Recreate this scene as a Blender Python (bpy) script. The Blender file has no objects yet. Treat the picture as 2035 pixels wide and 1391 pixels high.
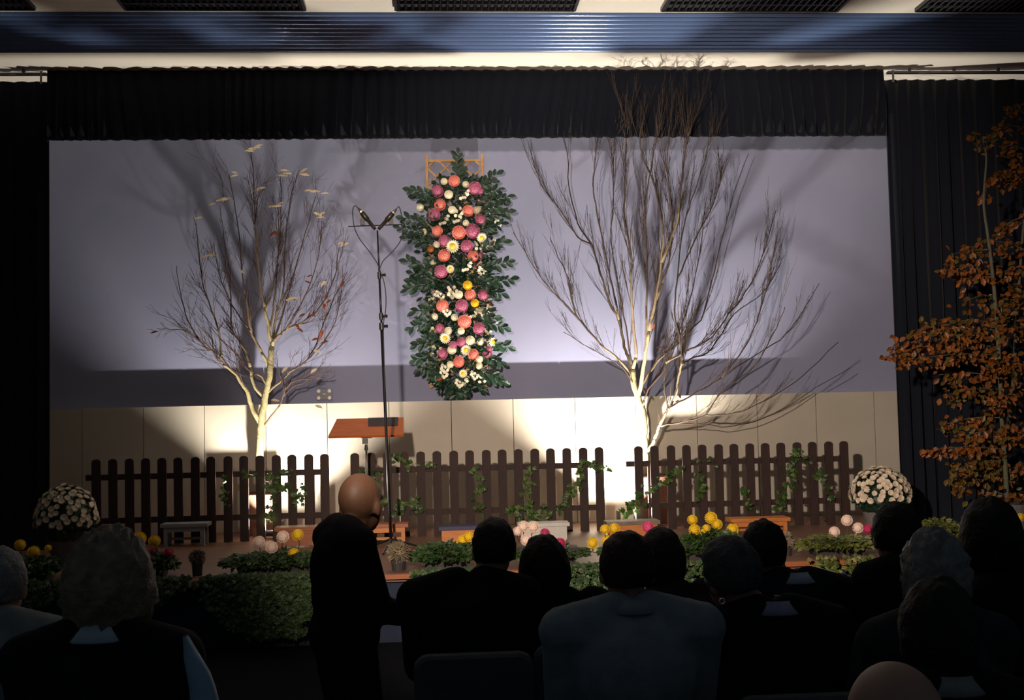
import bpy, math, random
from mathutils import Vector, Matrix, Euler, noise

# ------------------------------------------------------------------ camera, world, big lights
scn = bpy.context.scene
COL = scn.collection
W, H, F = 2035.0, 1391.0, 2300.0
CZ = 1.74
PITCH = math.atan((815 - H / 2) / F)
YAW, ROLL = math.radians(4.0), math.radians(1.27)
fw = Vector((math.sin(YAW) * math.cos(PITCH), math.cos(YAW) * math.cos(PITCH), math.sin(PITCH)))
rt0 = fw.cross(Vector((0, 0, 1))).normalized()
up0 = rt0.cross(fw)
rt = rt0 * math.cos(ROLL) - up0 * math.sin(ROLL)
up = up0 * math.cos(ROLL) + rt0 * math.sin(ROLL)
cam_d = bpy.data.cameras.new('camera')
cam_d.sensor_width = 36.0
cam_d.lens = 36.0 * F / W
cam_d.clip_start = 0.05
cam = bpy.data.objects.new('camera', cam_d)
COL.objects.link(cam)
cam.matrix_world = Matrix(((rt.x, up.x, -fw.x, 0), (rt.y, up.y, -fw.y, 0), (rt.z, up.z, -fw.z, CZ), (0, 0, 0, 1)))
scn.camera = cam

def ray(px, py):
    return fw + rt * ((px - W / 2) / F) - up * ((py - H / 2) / F)
def at(px, py, Y):
    d = ray(px, py)
    return Vector((0, 0, CZ)) + d * (Y / d.y)
def atz(px, py, Z):
    d = ray(px, py)
    return Vector((0, 0, CZ)) + d * ((Z - CZ) / d.z)

wd = bpy.data.worlds.new('dim_hall')
scn.world = wd
wd.use_nodes = True
wd.node_tree.nodes['Background'].inputs[0].default_value = (0.62, 0.78, 1.0, 1)
wd.node_tree.nodes['Background'].inputs[1].default_value = 0.036

LAMP_W = 860.0
FRONT_W = 2450.0
sp = bpy.data.lights.new('hall_spotlight', 'SPOT')
sp.energy = FRONT_W
sp.color = (1.0, 0.80, 0.66)
sp.spot_size = math.radians(53)
sp.spot_blend = 0.62
sp.shadow_soft_size = 0.09
spo = bpy.data.objects.new('hall_spotlight', sp)
COL.objects.link(spo)
spo.location = (-0.8, 2.0, 3.1)
spo.rotation_euler = (Vector((2.2, 11.6, 1.75)) - spo.location).to_track_quat('-Z', 'Y').to_euler()

vs = scn.view_settings
vs.view_transform = 'Standard'
vs.look = 'None'
vs.exposure = 0.0
vs.gamma = 1.0
vs.use_curve_mapping = False

R = random.Random(7)
STZ = 0.52        # stage floor height
CEZ = 5.07        # ceiling height
YF = 11.5         # fence
YV = 11.15        # valance / curtains
YC = 12.45        # cream wainscot face
YU = 12.70        # upper wall face
YT = 12.05        # bare trees

# ------------------------------------------------------------------ materials
def mat(name, col, rough=0.6, metal=0.0, noise_scale=None, col2=None, bump=0.0, bump_scale=60, sheen=0.0, stretch=(1, 1, 1), island=False, spec=0.5, emit=None, coat=0.0):
    m = bpy.data.materials.new(name)
    m.use_nodes = True
    nt = m.node_tree
    b = nt.nodes['Principled BSDF']
    b.inputs['Base Color'].default_value = (*col, 1)
    b.inputs['Roughness'].default_value = rough
    b.inputs['Metallic'].default_value = metal
    b.inputs['Specular IOR Level'].default_value = spec
    if sheen: b.inputs['Sheen Weight'].default_value = sheen
    if coat: b.inputs['Coat Weight'].default_value = coat
    tc = nt.nodes.new('ShaderNodeTexCoord')
    mp = nt.nodes.new('ShaderNodeMapping')
    mp.inputs['Scale'].default_value = stretch
    nt.links.new(tc.outputs['Object'], mp.inputs['Vector'])
    if col2 is not None:
        mx = nt.nodes.new('ShaderNodeMix'); mx.data_type = 'RGBA'
        mx.inputs[6].default_value = (*col, 1); mx.inputs[7].default_value = (*col2, 1)
        if island:
            ge = nt.nodes.new('ShaderNodeNewGeometry'); oi = nt.nodes.new('ShaderNodeObjectInfo')
            ad = nt.nodes.new('ShaderNodeMath'); ad.operation = 'ADD'
            fr = nt.nodes.new('ShaderNodeMath'); fr.operation = 'FRACT'
            nt.links.new(ge.outputs['Random Per Island'], ad.inputs[0]); nt.links.new(oi.outputs['Random'], ad.inputs[1])
            nt.links.new(ad.outputs[0], fr.inputs[0]); nt.links.new(fr.outputs[0], mx.inputs[0])
        else:
            nz = nt.nodes.new('ShaderNodeTexNoise'); nz.inputs['Scale'].default_value = noise_scale or 8; nz.inputs['Detail'].default_value = 5
            nt.links.new(mp.outputs[0], nz.inputs['Vector'])
            rp = nt.nodes.new('ShaderNodeValToRGB'); rp.color_ramp.elements[0].position = 0.35; rp.color_ramp.elements[1].position = 0.65
            nt.links.new(nz.outputs['Fac'], rp.inputs[0]); nt.links.new(rp.outputs[0], mx.inputs[0])
        nt.links.new(mx.outputs[2], b.inputs['Base Color'])
    if bump:
        n2 = nt.nodes.new('ShaderNodeTexNoise'); n2.inputs['Scale'].default_value = bump_scale; n2.inputs['Detail'].default_value = 4
        nt.links.new(mp.outputs[0], n2.inputs['Vector'])
        bp = nt.nodes.new('ShaderNodeBump'); bp.inputs['Strength'].default_value = bump; bp.inputs['Distance'].default_value = 0.01
        nt.links.new(n2.outputs['Fac'], bp.inputs['Height']); nt.links.new(bp.outputs[0], b.inputs['Normal'])
    if emit:
        b.inputs['Emission Color'].default_value = (*emit[0], 1); b.inputs['Emission Strength'].default_value = emit[1]
    return m

M = {}
M['upper'] = mat('lavender_wall_paint', (0.232, 0.250, 0.375), 0.85, col2=(0.258, 0.270, 0.395), noise_scale=1.3, bump=0.05, bump_scale=90)
M['cream'] = mat('cream_panel', (0.47, 0.43, 0.355), 0.7, col2=(0.44, 0.40, 0.33), noise_scale=2.5)
M['whiteceil'] = mat('white_ceiling_paint', (0.90, 0.86, 0.77), 0.8, col2=(0.88, 0.84, 0.75), noise_scale=3)
M['slat'] = mat('blue_metal_slat', (0.17, 0.27, 0.53), 0.13, metal=0.3, spec=0.9)
M['dark'] = mat('dark_recess', (0.006, 0.010, 0.018), 0.8)
M['velvet'] = mat('black_velvet', (0.008, 0.010, 0.017), 0.95, bump=0.15, bump_scale=120, sheen=0.12, spec=0.1)
M['stage'] = mat('brown_stage_boards', (0.20, 0.095, 0.055), 0.5, col2=(0.14, 0.065, 0.04), noise_scale=3, stretch=(1, 9, 1))
M['stagefront'] = mat('dark_blue_stage_front', (0.030, 0.038, 0.065), 0.9, col2=(0.022, 0.028, 0.05), noise_scale=4, spec=0.1)
M['hallfloor'] = mat('dark_hall_floor', (0.008, 0.009, 0.012), 0.9, col2=(0.006, 0.007, 0.009), noise_scale=5, spec=0.05)
M['hallwall'] = mat('dark_hall_wall', (0.10, 0.09, 0.085), 0.9, col2=(0.085, 0.08, 0.075), noise_scale=4)
M['picket'] = mat('dark_stained_wood', (0.034, 0.012, 0.009), 0.7, col2=(0.020, 0.008, 0.006), noise_scale=6, stretch=(6, 6, 1), bump=0.25, bump_scale=40)
M['bark'] = mat('lamplit_pale_bark', (0.46, 0.40, 0.20), 0.8, col2=(0.34, 0.30, 0.17), noise_scale=14, bump=0.4, bump_scale=50)  # pale tone of thick low wood holds the floodlight glow in its colour
M['midbark'] = mat('halflit_tan_bark', (0.24, 0.18, 0.10), 0.8, col2=(0.17, 0.125, 0.075), noise_scale=16, bump=0.3)  # painted step between glowing low bark and dark limb ends
M['twig'] = mat('brown_twig', (0.085, 0.045, 0.035), 0.8, col2=(0.05, 0.028, 0.024), noise_scale=20)
M['twig2'] = mat('russet_twig', (0.050, 0.028, 0.016), 0.8, col2=(0.030, 0.018, 0.012), noise_scale=20)
M['paleleaf'] = mat('pale_dry_leaf', (0.92, 0.82, 0.60), 0.6, col2=(0.85, 0.62, 0.34), island=True)
M['rustleaf'] = mat('rust_dry_leaf', (0.34, 0.085, 0.02), 0.6, col2=(0.22, 0.05, 0.015), island=True)
M['potbrown'] = mat('brown_plant_box', (0.11, 0.038, 0.018), 0.7, col2=(0.08, 0.028, 0.014), noise_scale=7)
M['soil'] = mat('dark_soil', (0.02, 0.014, 0.01), 1.0, col2=(0.03, 0.02, 0.015), noise_scale=30, bump=0.6)
M['trellis'] = mat('light_trellis_wood', (0.55, 0.30, 0.10), 0.6, col2=(0.45, 0.24, 0.08), noise_scale=8, stretch=(8, 8, 1))
M['deepleaf'] = mat('deep_green_leaf', (0.012, 0.050, 0.022), 0.45, col2=(0.006, 0.026, 0.012), island=True)
M['ivy'] = mat('ivy_leaf', (0.020, 0.062, 0.012), 0.45, col2=(0.070, 0.120, 0.020), island=True)
M['ivystem'] = mat('ivy_stem', (0.05, 0.06, 0.02), 0.7, col2=(0.08, 0.06, 0.03), noise_scale=20)
M['mound'] = mat('planter_leaf', (0.010, 0.036, 0.008), 0.5, col2=(0.040, 0.075, 0.014), island=True)
M['mound2'] = mat('yellowing_planter_leaf', (0.040, 0.070, 0.012), 0.5, col2=(0.140, 0.140, 0.030), island=True)
M['heather'] = mat('dry_heather', (0.28, 0.21, 0.15), 0.8, col2=(0.14, 0.12, 0.06), island=True)
M['mauve'] = mat('mauve_petal', (0.52, 0.16, 0.27), 0.6, col2=(0.45, 0.12, 0.22), noise_scale=30)
M['coral'] = mat('coral_petal', (0.80, 0.28, 0.22), 0.6, col2=(0.76, 0.22, 0.17), noise_scale=30)
M['white'] = mat('cream_white_petal', (0.85, 0.80, 0.62), 0.6, col2=(0.80, 0.74, 0.54), noise_scale=30)
M['pinkwhite'] = mat('blush_white_petal', (0.90, 0.74, 0.62), 0.6, col2=(0.86, 0.66, 0.55), noise_scale=30)
M['yellow'] = mat('yellow_petal', (0.85, 0.60, 0.02), 0.6, col2=(0.78, 0.50, 0.01), noise_scale=30)
M['magenta'] = mat('magenta_petal', (0.55, 0.03, 0.13), 0.6, col2=(0.45, 0.02, 0.10), noise_scale=30)
M['pink'] = mat('pink_petal', (0.72, 0.10, 0.24), 0.6, col2=(0.65, 0.07, 0.2), noise_scale=30)
M['rust'] = mat('rust_petal', (0.40, 0.12, 0.02), 0.6, col2=(0.32, 0.08, 0.02), noise_scale=30)
M['mum'] = mat('white_chrysanthemum_petal', (0.74, 0.63, 0.49), 0.6, col2=(0.68, 0.57, 0.42), noise_scale=30)
M['autumn'] = mat('autumn_leaf', (0.24, 0.068, 0.008), 0.5, col2=(0.12, 0.044, 0.007), island=True)
M['autumngreen'] = mat('turning_leaf', (0.066, 0.064, 0.008), 0.5, col2=(0.14, 0.06, 0.007), island=True)
M['greybark'] = mat('grey_green_bark', (0.11, 0.11, 0.065), 0.8, col2=(0.08, 0.075, 0.05), noise_scale=16, bump=0.3)
M['black'] = mat('black_plastic', (0.012, 0.012, 0.014), 0.45)
M['blackmetal'] = mat('black_metal', (0.018, 0.018, 0.020), 0.35, metal=0.4)
M['chrome'] = mat('brushed_chrome', (0.62, 0.68, 0.72), 0.22, metal=1.0)
M['micgrey'] = mat('microphone_body', (0.05, 0.045, 0.035), 0.35, metal=0.5)
M['brass'] = mat('brass_ring', (0.85, 0.72, 0.45), 0.3, metal=0.7)
M['redwood'] = mat('red_brown_board', (0.50, 0.135, 0.026), 0.45, col2=(0.40, 0.10, 0.022), noise_scale=5, stretch=(1, 10, 10))
M['sheet'] = mat('dark_grey_mat', (0.055, 0.045, 0.055), 0.8, col2=(0.045, 0.037, 0.045), noise_scale=10)
M['greypaint'] = mat('grey_paint', (0.30, 0.31, 0.33), 0.6, col2=(0.26, 0.27, 0.29), noise_scale=9)
M['whitepaint'] = mat('white_paint', (0.62, 0.60, 0.56), 0.6, col2=(0.56, 0.54, 0.50), noise_scale=9)
M['orange'] = mat('orange_wood', (0.55, 0.20, 0.045), 0.5, col2=(0.46, 0.15, 0.035), noise_scale=6, stretch=(1, 8, 8))
M['brownbench'] = mat('brown_bench_wood', (0.36, 0.115, 0.035), 0.5, col2=(0.28, 0.085, 0.028), noise_scale=6, stretch=(1, 8, 8))
M['bluepaint'] = mat('blue_paint', (0.02, 0.025, 0.085), 0.5, col2=(0.015, 0.02, 0.07), noise_scale=6)
M['greyscuff'] = mat('grey_weathered_top', (0.20, 0.17, 0.12), 0.7, col2=(0.15, 0.12, 0.09), noise_scale=12)
M['socketbox'] = mat('socket_panel_body', (0.05, 0.05, 0.065), 0.4)
M['knob'] = mat('pale_socket_cap', (0.66, 0.64, 0.60), 0.4)
M['potgrey'] = mat('grey_stoneware', (0.16, 0.15, 0.15), 0.7, col2=(0.12, 0.115, 0.115), noise_scale=9)
M['planter'] = mat('dark_planter_box', (0.035, 0.03, 0.03), 0.7, col2=(0.028, 0.024, 0.024), noise_scale=9)
M['lens'] = mat('lamp_glass', (0.9, 0.9, 0.9), 0.2, emit=((1.0, 0.90, 0.74), 8.0))
M['chair'] = mat('grey_upholstery', (0.10, 0.115, 0.125), 0.9, col2=(0.085, 0.097, 0.105), noise_scale=25, bump=0.2, bump_scale=200)
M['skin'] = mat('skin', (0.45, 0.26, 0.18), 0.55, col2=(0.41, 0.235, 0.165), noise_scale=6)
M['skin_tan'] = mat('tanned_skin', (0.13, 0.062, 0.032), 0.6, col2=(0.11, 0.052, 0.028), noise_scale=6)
M['eye'] = mat('eye_white', (0.7, 0.7, 0.68), 0.2)
M['silver'] = mat('silver_earring', (0.9, 0.95, 0.95), 0.15, metal=1.0)
def cloth(n, c): M[n] = mat(n, c, 0.9, col2=tuple(x * 0.82 for x in c), noise_scale=18, bump=0.2, bump_scale=180, spec=0.2)
for n, c in {'cloth_black': (0.010, 0.010, 0.012), 'cloth_navy': (0.014, 0.018, 0.026), 'cloth_greyblue': (0.28, 0.33, 0.34),
             'cloth_pale': (0.26, 0.29, 0.27), 'cloth_brown': (0.05, 0.022, 0.020), 'cloth_shirt': (0.52, 0.66, 0.72),
             'cloth_scarf': (0.36, 0.52, 0.66), 'cloth_tan': (0.22, 0.15, 0.09), 'cloth_charcoal': (0.03, 0.035, 0.038), 'cloth_lilac': (0.40, 0.40, 0.55)}.items(): cloth(n, c)
def hairm(n, c): M[n] = mat(n, c, 0.6, col2=tuple(x * 0.6 for x in c), noise_scale=30, bump=0.7, bump_scale=70, spec=0.3)
for n, c in {'hair_black': (0.008, 0.007, 0.007), 'hair_dark': (0.016, 0.014, 0.013), 'hair_grey': (0.30, 0.30, 0.28), 'hair_ash': (0.30, 0.24, 0.16),
             'hair_brown': (0.040, 0.022, 0.017), 'hair_steel': (0.09, 0.09, 0.095)}.items(): hairm(n, c)

# ------------------------------------------------------------------ helpers
def worldloc(o):
    v = Vector((0, 0, 0))
    while o is not None:
        v = v + o.location
        o = o.parent
    return v
def tag(o, label=None, cat=None, group=None, kind=None):
    if label: o['label'] = label
    if cat: o['category'] = cat
    if group: o['group'] = group
    if kind: o['kind'] = kind
    return o
def thing(name, label, cat, loc, group=None):
    o = bpy.data.objects.new(name, None)
    o.empty_display_size = 0.1
    COL.objects.link(o)
    o.location = loc
    return tag(o, label, cat, group)
def inst(name, me, parent, loc, rot=None, scale=None):
    """an object that shares mesh data; loc is a world point, parents carry no rotation"""
    o = bpy.data.objects.new(name, me)
    COL.objects.link(o)
    if parent is not None:
        o.parent = parent
        o.location = Vector(loc) - worldloc(parent)
    else:
        o.location = loc
    if rot is not None: o.rotation_euler = rot
    if scale is not None: o.scale = (scale, scale, scale) if isinstance(scale, (int, float)) else scale
    return o

class MB:
    def __init__(s):
        s.v, s.f, s.m = [], [], []
    def add(s, vs_, fs_, mi=0):
        k = len(s.v)
        s.v.extend(Vector(p) for p in vs_)
        s.f.extend(tuple(i + k for i in f) for f in fs_)
        s.m.extend([mi] * len(fs_))
        return s
    def box(s, c, size, rot=None, mi=0, taper=1.0):
        hx, hy, hz = size[0] / 2, size[1] / 2, size[2] / 2
        ps = []
        for z in (-1, 1):
            t = taper if z < 0 else 1.0
            for x, y in ((-1, -1), (1, -1), (1, 1), (-1, 1)):
                p = Vector((x * hx * t, y * hy * t, z * hz))
                if rot is not None: p = rot @ p
                ps.append(p + Vector(c))
        return s.add(ps, [(3, 2, 1, 0), (4, 5, 6, 7), (0, 1, 5, 4), (1, 2, 6, 5), (2, 3, 7, 6), (3, 0, 4, 7)], mi)
    def tube(s, pts, rad, n=6, mi=0, cap=True):
        pts = [Vector(p) for p in pts]
        if not isinstance(rad, (list, tuple)): rad = [rad] * len(pts)
        ref = None
        k = len(s.v)
        N = len(pts)
        for i in range(N):
            d = (pts[min(i + 1, N - 1)] - pts[max(i - 1, 0)])
            d = d.normalized() if d.length > 1e-9 else Vector((0, 0, 1))
            if ref is None:
                ref = d.orthogonal().normalized()
            ref = (ref - d * ref.dot(d))
            ref = ref.normalized() if ref.length > 1e-6 else d.orthogonal().normalized()
            b = d.cross(ref)
            for j in range(n):
                a = 2 * math.pi * j / n
                s.v.append(pts[i] + (ref * math.cos(a) + b * math.sin(a)) * rad[i])
        for i in range(N - 1):
            for j in range(n):
                j2 = (j + 1) % n
                s.f.append((k + i * n + j, k + i * n + j2, k + (i + 1) * n + j2, k + (i + 1) * n + j)); s.m.append(mi)
        if cap:
            s.f.append(tuple(k + j for j in reversed(range(n)))); s.m.append(mi)
            s.f.append(tuple(k + (N - 1) * n + j for j in range(n))); s.m.append(mi)
        return s
    def ell(s, c, r, rot=None, nu=14, nv=9, mi=0, fn=None):
        c = Vector(c)
        if isinstance(r, (int, float)): r = (r, r, r)
        k = len(s.v)
        dirs = [Vector((0, 0, -1))]
        for i in range(1, nv):
            t = -math.pi / 2 + math.pi * i / nv
            for j in range(nu):
                a = 2 * math.pi * j / nu
                dirs.append(Vector((math.cos(t) * math.cos(a), math.cos(t) * math.sin(a), math.sin(t))))
        dirs.append(Vector((0, 0, 1)))
        for d in dirs:
            q = fn(d) if fn else 1.0
            p = Vector((d.x * r[0], d.y * r[1], d.z * r[2])) * q
            if rot is not None: p = rot @ p
            s.v.append(c + p)
        top = k + len(dirs) - 1
        for j in range(nu):
            j2 = (j + 1) % nu
            s.f.append((k, k + 1 + j2, k + 1 + j)); s.m.append(mi)
            b = k + 1 + (nv - 2) * nu
            s.f.append((top, b + j, b + j2)); s.m.append(mi)
            for i in range(nv - 2):
                q = k + 1 + i * nu
                s.f.append((q + j, q + j2, q + nu + j2, q + nu + j)); s.m.append(mi)
        return s
    def cap(s, p0, p1, r0, r1, n=10):
        """tapered capsule"""
        p0, p1 = Vector(p0), Vector(p1)
        d = (p1 - p0).normalized()
        pts, rr = [], []
        for t in (-1.0, -0.85, -0.5, 0):
            pts.append(p0 + d * r0 * t); rr.append(max(r0 * math.sqrt(max(0, 1 - t * t)), r0 * 0.12))
        for t in (0, 0.5, 0.85, 1.0):
            pts.append(p1 + d * r1 * t); rr.append(max(r1 * math.sqrt(max(0, 1 - t * t)), r1 * 0.12))
        return s.tube(pts, rr, n)
    def mesh(s, name, mats, smooth=False, origin=None):
        me = bpy.data.meshes.new(name)
        o = Vector(origin) if origin is not None else Vector((0, 0, 0))
        me.from_pydata([tuple(p - o) for p in s.v], [], s.f)
        if not isinstance(mats, (list, tuple)): mats = [mats]
        for m in mats: me.materials.append(m)
        if len(mats) > 1: me.polygons.foreach_set('material_index', s.m)
        if smooth: me.polygons.foreach_set('use_smooth', [True] * len(me.polygons))
        me.update()
        return me
    def build(s, name, mats, parent=None, smooth=False, loc=None):
        """vertices are world points; the object's origin is loc, else its parent's origin, else the centre bottom"""
        if parent is not None:
            o0 = worldloc(parent)
        elif loc is not None:
            o0 = Vector(loc)
        else:
            xs = [p.x for p in s.v]; ys = [p.y for p in s.v]; zs = [p.z for p in s.v]
            o0 = Vector(((min(xs) + max(xs)) / 2, (min(ys) + max(ys)) / 2, min(zs)))
        me = s.mesh(name, mats, smooth, o0)
        o = bpy.data.objects.new(name, me)
        COL.objects.link(o)
        if parent is not None: o.parent = parent
        else: o.location = o0
        return o

def spline(pts, sub=4):
    pts = [Vector(p) for p in pts]
    if len(pts) < 3: 
        return [pts[0].lerp(pts[-1], i / sub) for i in range(sub + 1)]
    P = [pts[0] * 2 - pts[1]] + pts + [pts[-1] * 2 - pts[-2]]
    out = []
    for i in range(1, len(P) - 2):
        a, b, c, d = P[i - 1], P[i], P[i + 1], P[i + 2]
        for k in range(sub):
            t = k / sub
            out.append(0.5 * ((2 * b) + (c - a) * t + (2 * a - 5 * b + 4 * c - d) * t * t + (3 * b - a - 3 * c + d) * t * t * t))
    out.append(pts[-1])
    return out
def lerp(a, b, t): return a + (b - a) * t
def rv(s=1.0): return Vector((R.uniform(-s, s), R.uniform(-s, s), R.uniform(-s, s)))
def struct(o): o['kind'] = 'structure'; return o

# leaf blades: root at 0, tip along +Y, face +Z
def leaf_pts(L, Wd, cup=0.12):
    ys = (0, 0.25, 0.55, 0.82, 1.0); ws = (0.06, 0.72, 1.0, 0.6, 0.0)
    vs_, fs_ = [], []
    for y, w in zip(ys, ws):
        z = -cup * L * (y - 0.4) ** 2 * 2
        if w == 0: vs_.append(Vector((0, y * L, z)))
        else: vs_ += [Vector((-w * Wd / 2, y * L, z + cup * Wd)), Vector((0, y * L, z)), Vector((w * Wd / 2, y * L, z + cup * Wd))]
    for i in range(3):
        a = i * 3
        fs_ += [(a, a + 1, a + 4, a + 3), (a + 1, a + 2, a + 5, a + 4)]
    fs_ += [(9, 10, 12), (10, 11, 12)]
    return vs_, fs_
def ivy_pts(S):
    o = [(0, 0), (0.22, -0.10), (0.50, 0.05), (0.34, 0.32), (0.42, 0.62), (0.17, 0.60), (0, 1.0)]
    pts = [Vector((0, 0.35 * S, 0.05 * S))]
    ring = o + [(-x, y) for x, y in reversed(o[1:-1])]
    pts += [Vector((x * S, y * S, -0.10 * S * abs(x) * 2)) for x, y in ring]
    n = len(ring)
    return pts, [(0, 1 + i, 1 + (i + 1) % n) for i in range(n)]
def frame_rot(d, nrm):
    """rotation whose +Y is d and +Z is close to nrm"""
    d = Vector(d).normalized(); nrm = Vector(nrm)
    x = d.cross(nrm)
    if x.length < 1e-5: x = d.orthogonal()
    x.normalize(); z = x.cross(d)
    return Matrix(((x.x, d.x, z.x), (x.y, d.y, z.y), (x.z, d.z, z.z)))
def put(mb, shape, pos, rot, sc=1.0, mi=0):
    vs_, fs_ = shape
    mb.add([Vector(pos) + rot @ (p * sc) for p in vs_], fs_, mi)

# ------------------------------------------------------------------ the setting
XL, XR = -6.2, 7.4
struct(MB().box(((XL + XR) / 2, 6.0, -0.05), (XR - XL, 15.5, 0.1)).build('floor', M['hallfloor']))
stage = struct(MB().box(((XL + XR) / 2, 10.95, STZ - 0.03), (XR - XL, 4.1, 0.06)).build('floor_stage', M['stage']))
struct(MB().box(((XL + XR) / 2, 8.96, (STZ - 0.06) / 2), (XR - XL, 0.05, STZ - 0.06)).build('wall_stage_front', M['stagefront']))
edge = at(1650, 1135, 8.9)
struct(MB().box(((XL + XR) / 2, 8.885, STZ - 0.02), (XR - XL, 0.03, 0.035)).build('trim_1', M['brownbench']))
for nm, x in (('wall_left', XL - 0.05), ('wall_right', XR + 0.05)):
    struct(MB().box((x, 9.0, CEZ / 2), (0.1, 9.0, CEZ)).build(nm, M['hallwall']))
wb = struct(MB().box(((XL + XR) / 2, YU + 0.06, (CEZ + STZ) / 2), (XR - XL, 0.12, CEZ - STZ)).build('wall_back', M['upper']))
# cream panels of the wainscot, a ledge in front of the upper wall
ztop = 1.857
joints = [163 - 121, 163, 285, 406, 528, 650, 773, 897, 1020, 1143, 1264, 1385, 1505, 1622, 1738, 1855]
jx = [at(j, 830, YC).x for j in joints]
jx = [jx[0] - 1.3, jx[0] - 0.65] + jx + [jx[-1] + 0.65]
for a, b in zip(jx[:-1], jx[1:]):
    dep = YU - YC - 0.001
    MB().box(((a + b) / 2, YC + dep / 2, (STZ + ztop) / 2), (b - a - 0.007, dep, ztop - STZ)).build('panel', M['cream'], wb)

# ceiling: white strip above the valance, blue metal slats, white field with vents
yS0, yS1 = 10.60, 9.52
ce = struct(MB().box(((XL + XR) / 2, (yS0 + YV + 1.6) / 2, CEZ + 0.04), (XR - XL, YV + 1.6 - yS0, 0.08)).box(((XL + XR) / 2, (4.5 + yS1) / 2, CEZ + 0.04), (XR - XL, yS1 - 4.5, 0.08)).build('ceiling', M['whiteceil']))
MB().box(((XL + XR) / 2, (yS0 + yS1) / 2, CEZ + 0.10), (XR - XL, yS0 - yS1, 0.03)).build('slat_backing', M['dark'], ce)
NS = 10
xe = atz(2012, 104, CEZ).x
for i in range(NS):
    y0 = lerp(yS1, yS0, (i + 0.07) / NS); y1 = lerp(yS1, yS0, (i + 0.90) / NS)
    mb = MB(); vs_ = []; n = 8
    for x in (XL, xe + (XR - xe)):
        for k in range(n + 1):
            t = k / n
            vs_.append(Vector((x, lerp(y0, y1, t), CEZ + 0.012 - 0.030 * math.sin(math.pi * t))))
        for k in range(n + 1):
            t = 1 - k / n
            vs_.append(Vector((x, lerp(y0, y1, t), CEZ + 0.030)))
    m2 = 2 * (n + 1)
    fs_ = [(k, (k + 1) % m2, m2 + (k + 1) % m2, m2 + k) for k in range(m2)]
    mb.add(vs_, fs_)
    mb.build('slat', M['slat'], ce, smooth=True)
# vents
for i, (a, b) in enumerate(((-270, 68), (250, 606), (787, 1141), (1315, 1662), (1820, 2160))):
    yv0, yv1 = 9.10, 9.40
    xa = atz(a, 12, CEZ).x * yv1 / atz(a, 12, CEZ).y; xb = atz(b, 12, CEZ).x * yv1 / atz(b, 12, CEZ).y
    xa, xb = min(xa, xb), max(xa, xb)
    lab = ['black ceiling air grille at the far end beside the curtain with the dark bush', 'black ceiling air grille over the bare tree with pale leaves', 'black ceiling air grille over the hanging flower arrangement',
           'black ceiling air grille over the bare tree with the spreading low limbs', 'black ceiling air grille over the orange-leaved tree'][i]
    vt = thing('ceiling_vent', lab, 'air vent', ((xa + xb) / 2, (yv0 + yv1) / 2, CEZ - 0.035), 'air grilles in the ceiling')
    fr = MB()
    for yy in (yv0, yv1): fr.box(((xa + xb) / 2, yy, CEZ - 0.015), (xb - xa, 0.025, 0.035))
    for xx in (xa, xb): fr.box((xx, (yv0 + yv1) / 2, CEZ - 0.015), (0.025, yv1 - yv0, 0.035))
    fr.build('frame', M['blackmetal'], vt)
    MB().box(((xa + xb) / 2, (yv0 + yv1) / 2, CEZ - 0.004), (xb - xa, yv1 - yv0, 0.006)).build('backing', M['dark'], vt)
    MB().box(((xa + xb) / 2, (yv0 + yv1) / 2, CEZ - 0.018), (xb - xa, 0.02, 0.022)).build('crossbar', M['blackmetal'], vt)
    nf = 26
    fm = MB().box((0, 0, 0), (0.012, yv1 - yv0 - 0.03, 0.026), Matrix.Rotation(0.5, 3, 'Y')).mesh('fin', M['blackmetal'])
    for k in range(nf):
        inst('fin', fm, vt, (lerp(xa, xb, (k + 0.5) / nf), (yv0 + yv1) / 2, CEZ - 0.018))

# curtains
def curtain(name, x0, x1, z0, z1, Y, label, seed, amp=0.05, per=0.16, wave=0.0):
    rr = random.Random(seed)
    cols = []
    x = x0
    ph = 0
    n = int((x1 - x0) / 0.022)
    nz = 14
    vs_, fs_ = [], []
    for i in range(n + 1):
        x = lerp(x0, x1, i / n)
        for j in range(nz + 1):
            t = j / nz
            z = lerp(z1, z0, t)
            q = x / per + 1.6 * noise.noise(Vector((x * 1.2, seed, t * 0.35))) 
            a = amp * (0.55 + 0.6 * (noise.noise(Vector((x * 2.0, 3.1 + seed, t * 0.6))) + 0.3)) * (0.5 + 0.5 * t)
            y = Y + a * math.sin(q * 2 * math.pi) + 0.35 * a * math.sin(q * 4.6 * math.pi + 1)
            zz = z + (wave * math.sin(q * 2 * math.pi) if j == nz else 0)
            vs_.append(Vector((x, y, zz)))
    for i in range(n):
        for j in range(nz):
            a = i * (nz + 1) + j
            fs_.append((a, a + 1, a + nz + 2, a + nz + 1))
    k = len(vs_)
    vs2 = vs_ + [v + Vector((0, 0.012, 0)) for v in vs_]
    fs2 = fs_ + [tuple(reversed([i + k for i in f])) for f in fs_]
    for i in range(n):
        for j in (0, nz):
            a = i * (nz + 1) + j; b = a + nz + 1
            fs2.append((a, b, b + k, a + k))
    for i in (0, n):
        for j in range(nz):
            a = i * (nz + 1) + j
            fs2.append((a, a + 1, a + 1 + k, a + k))
    o = MB().add(vs2, fs2).build(name, M['velvet'], None, smooth=True)
    return tag(o, label, 'curtain')
vl = at(95, 285, YV); vr = at(1766, 277, YV)
vb = at(1000, 274, YV).z
curtain('valance_curtain', vl.x, vr.x - 0.02, vb, CEZ - 0.001, YV, 'long black gathered valance hanging below the lit white ceiling strip', 3, amp=0.045, per=0.13, wave=0.012)
curtain('stage_curtain', XL + 0.05, vl.x, STZ + 0.01, CEZ - 0.10, YV + 0.03, 'black floor-length stage curtain behind the shaded chrysanthemum bush', 11)
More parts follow.
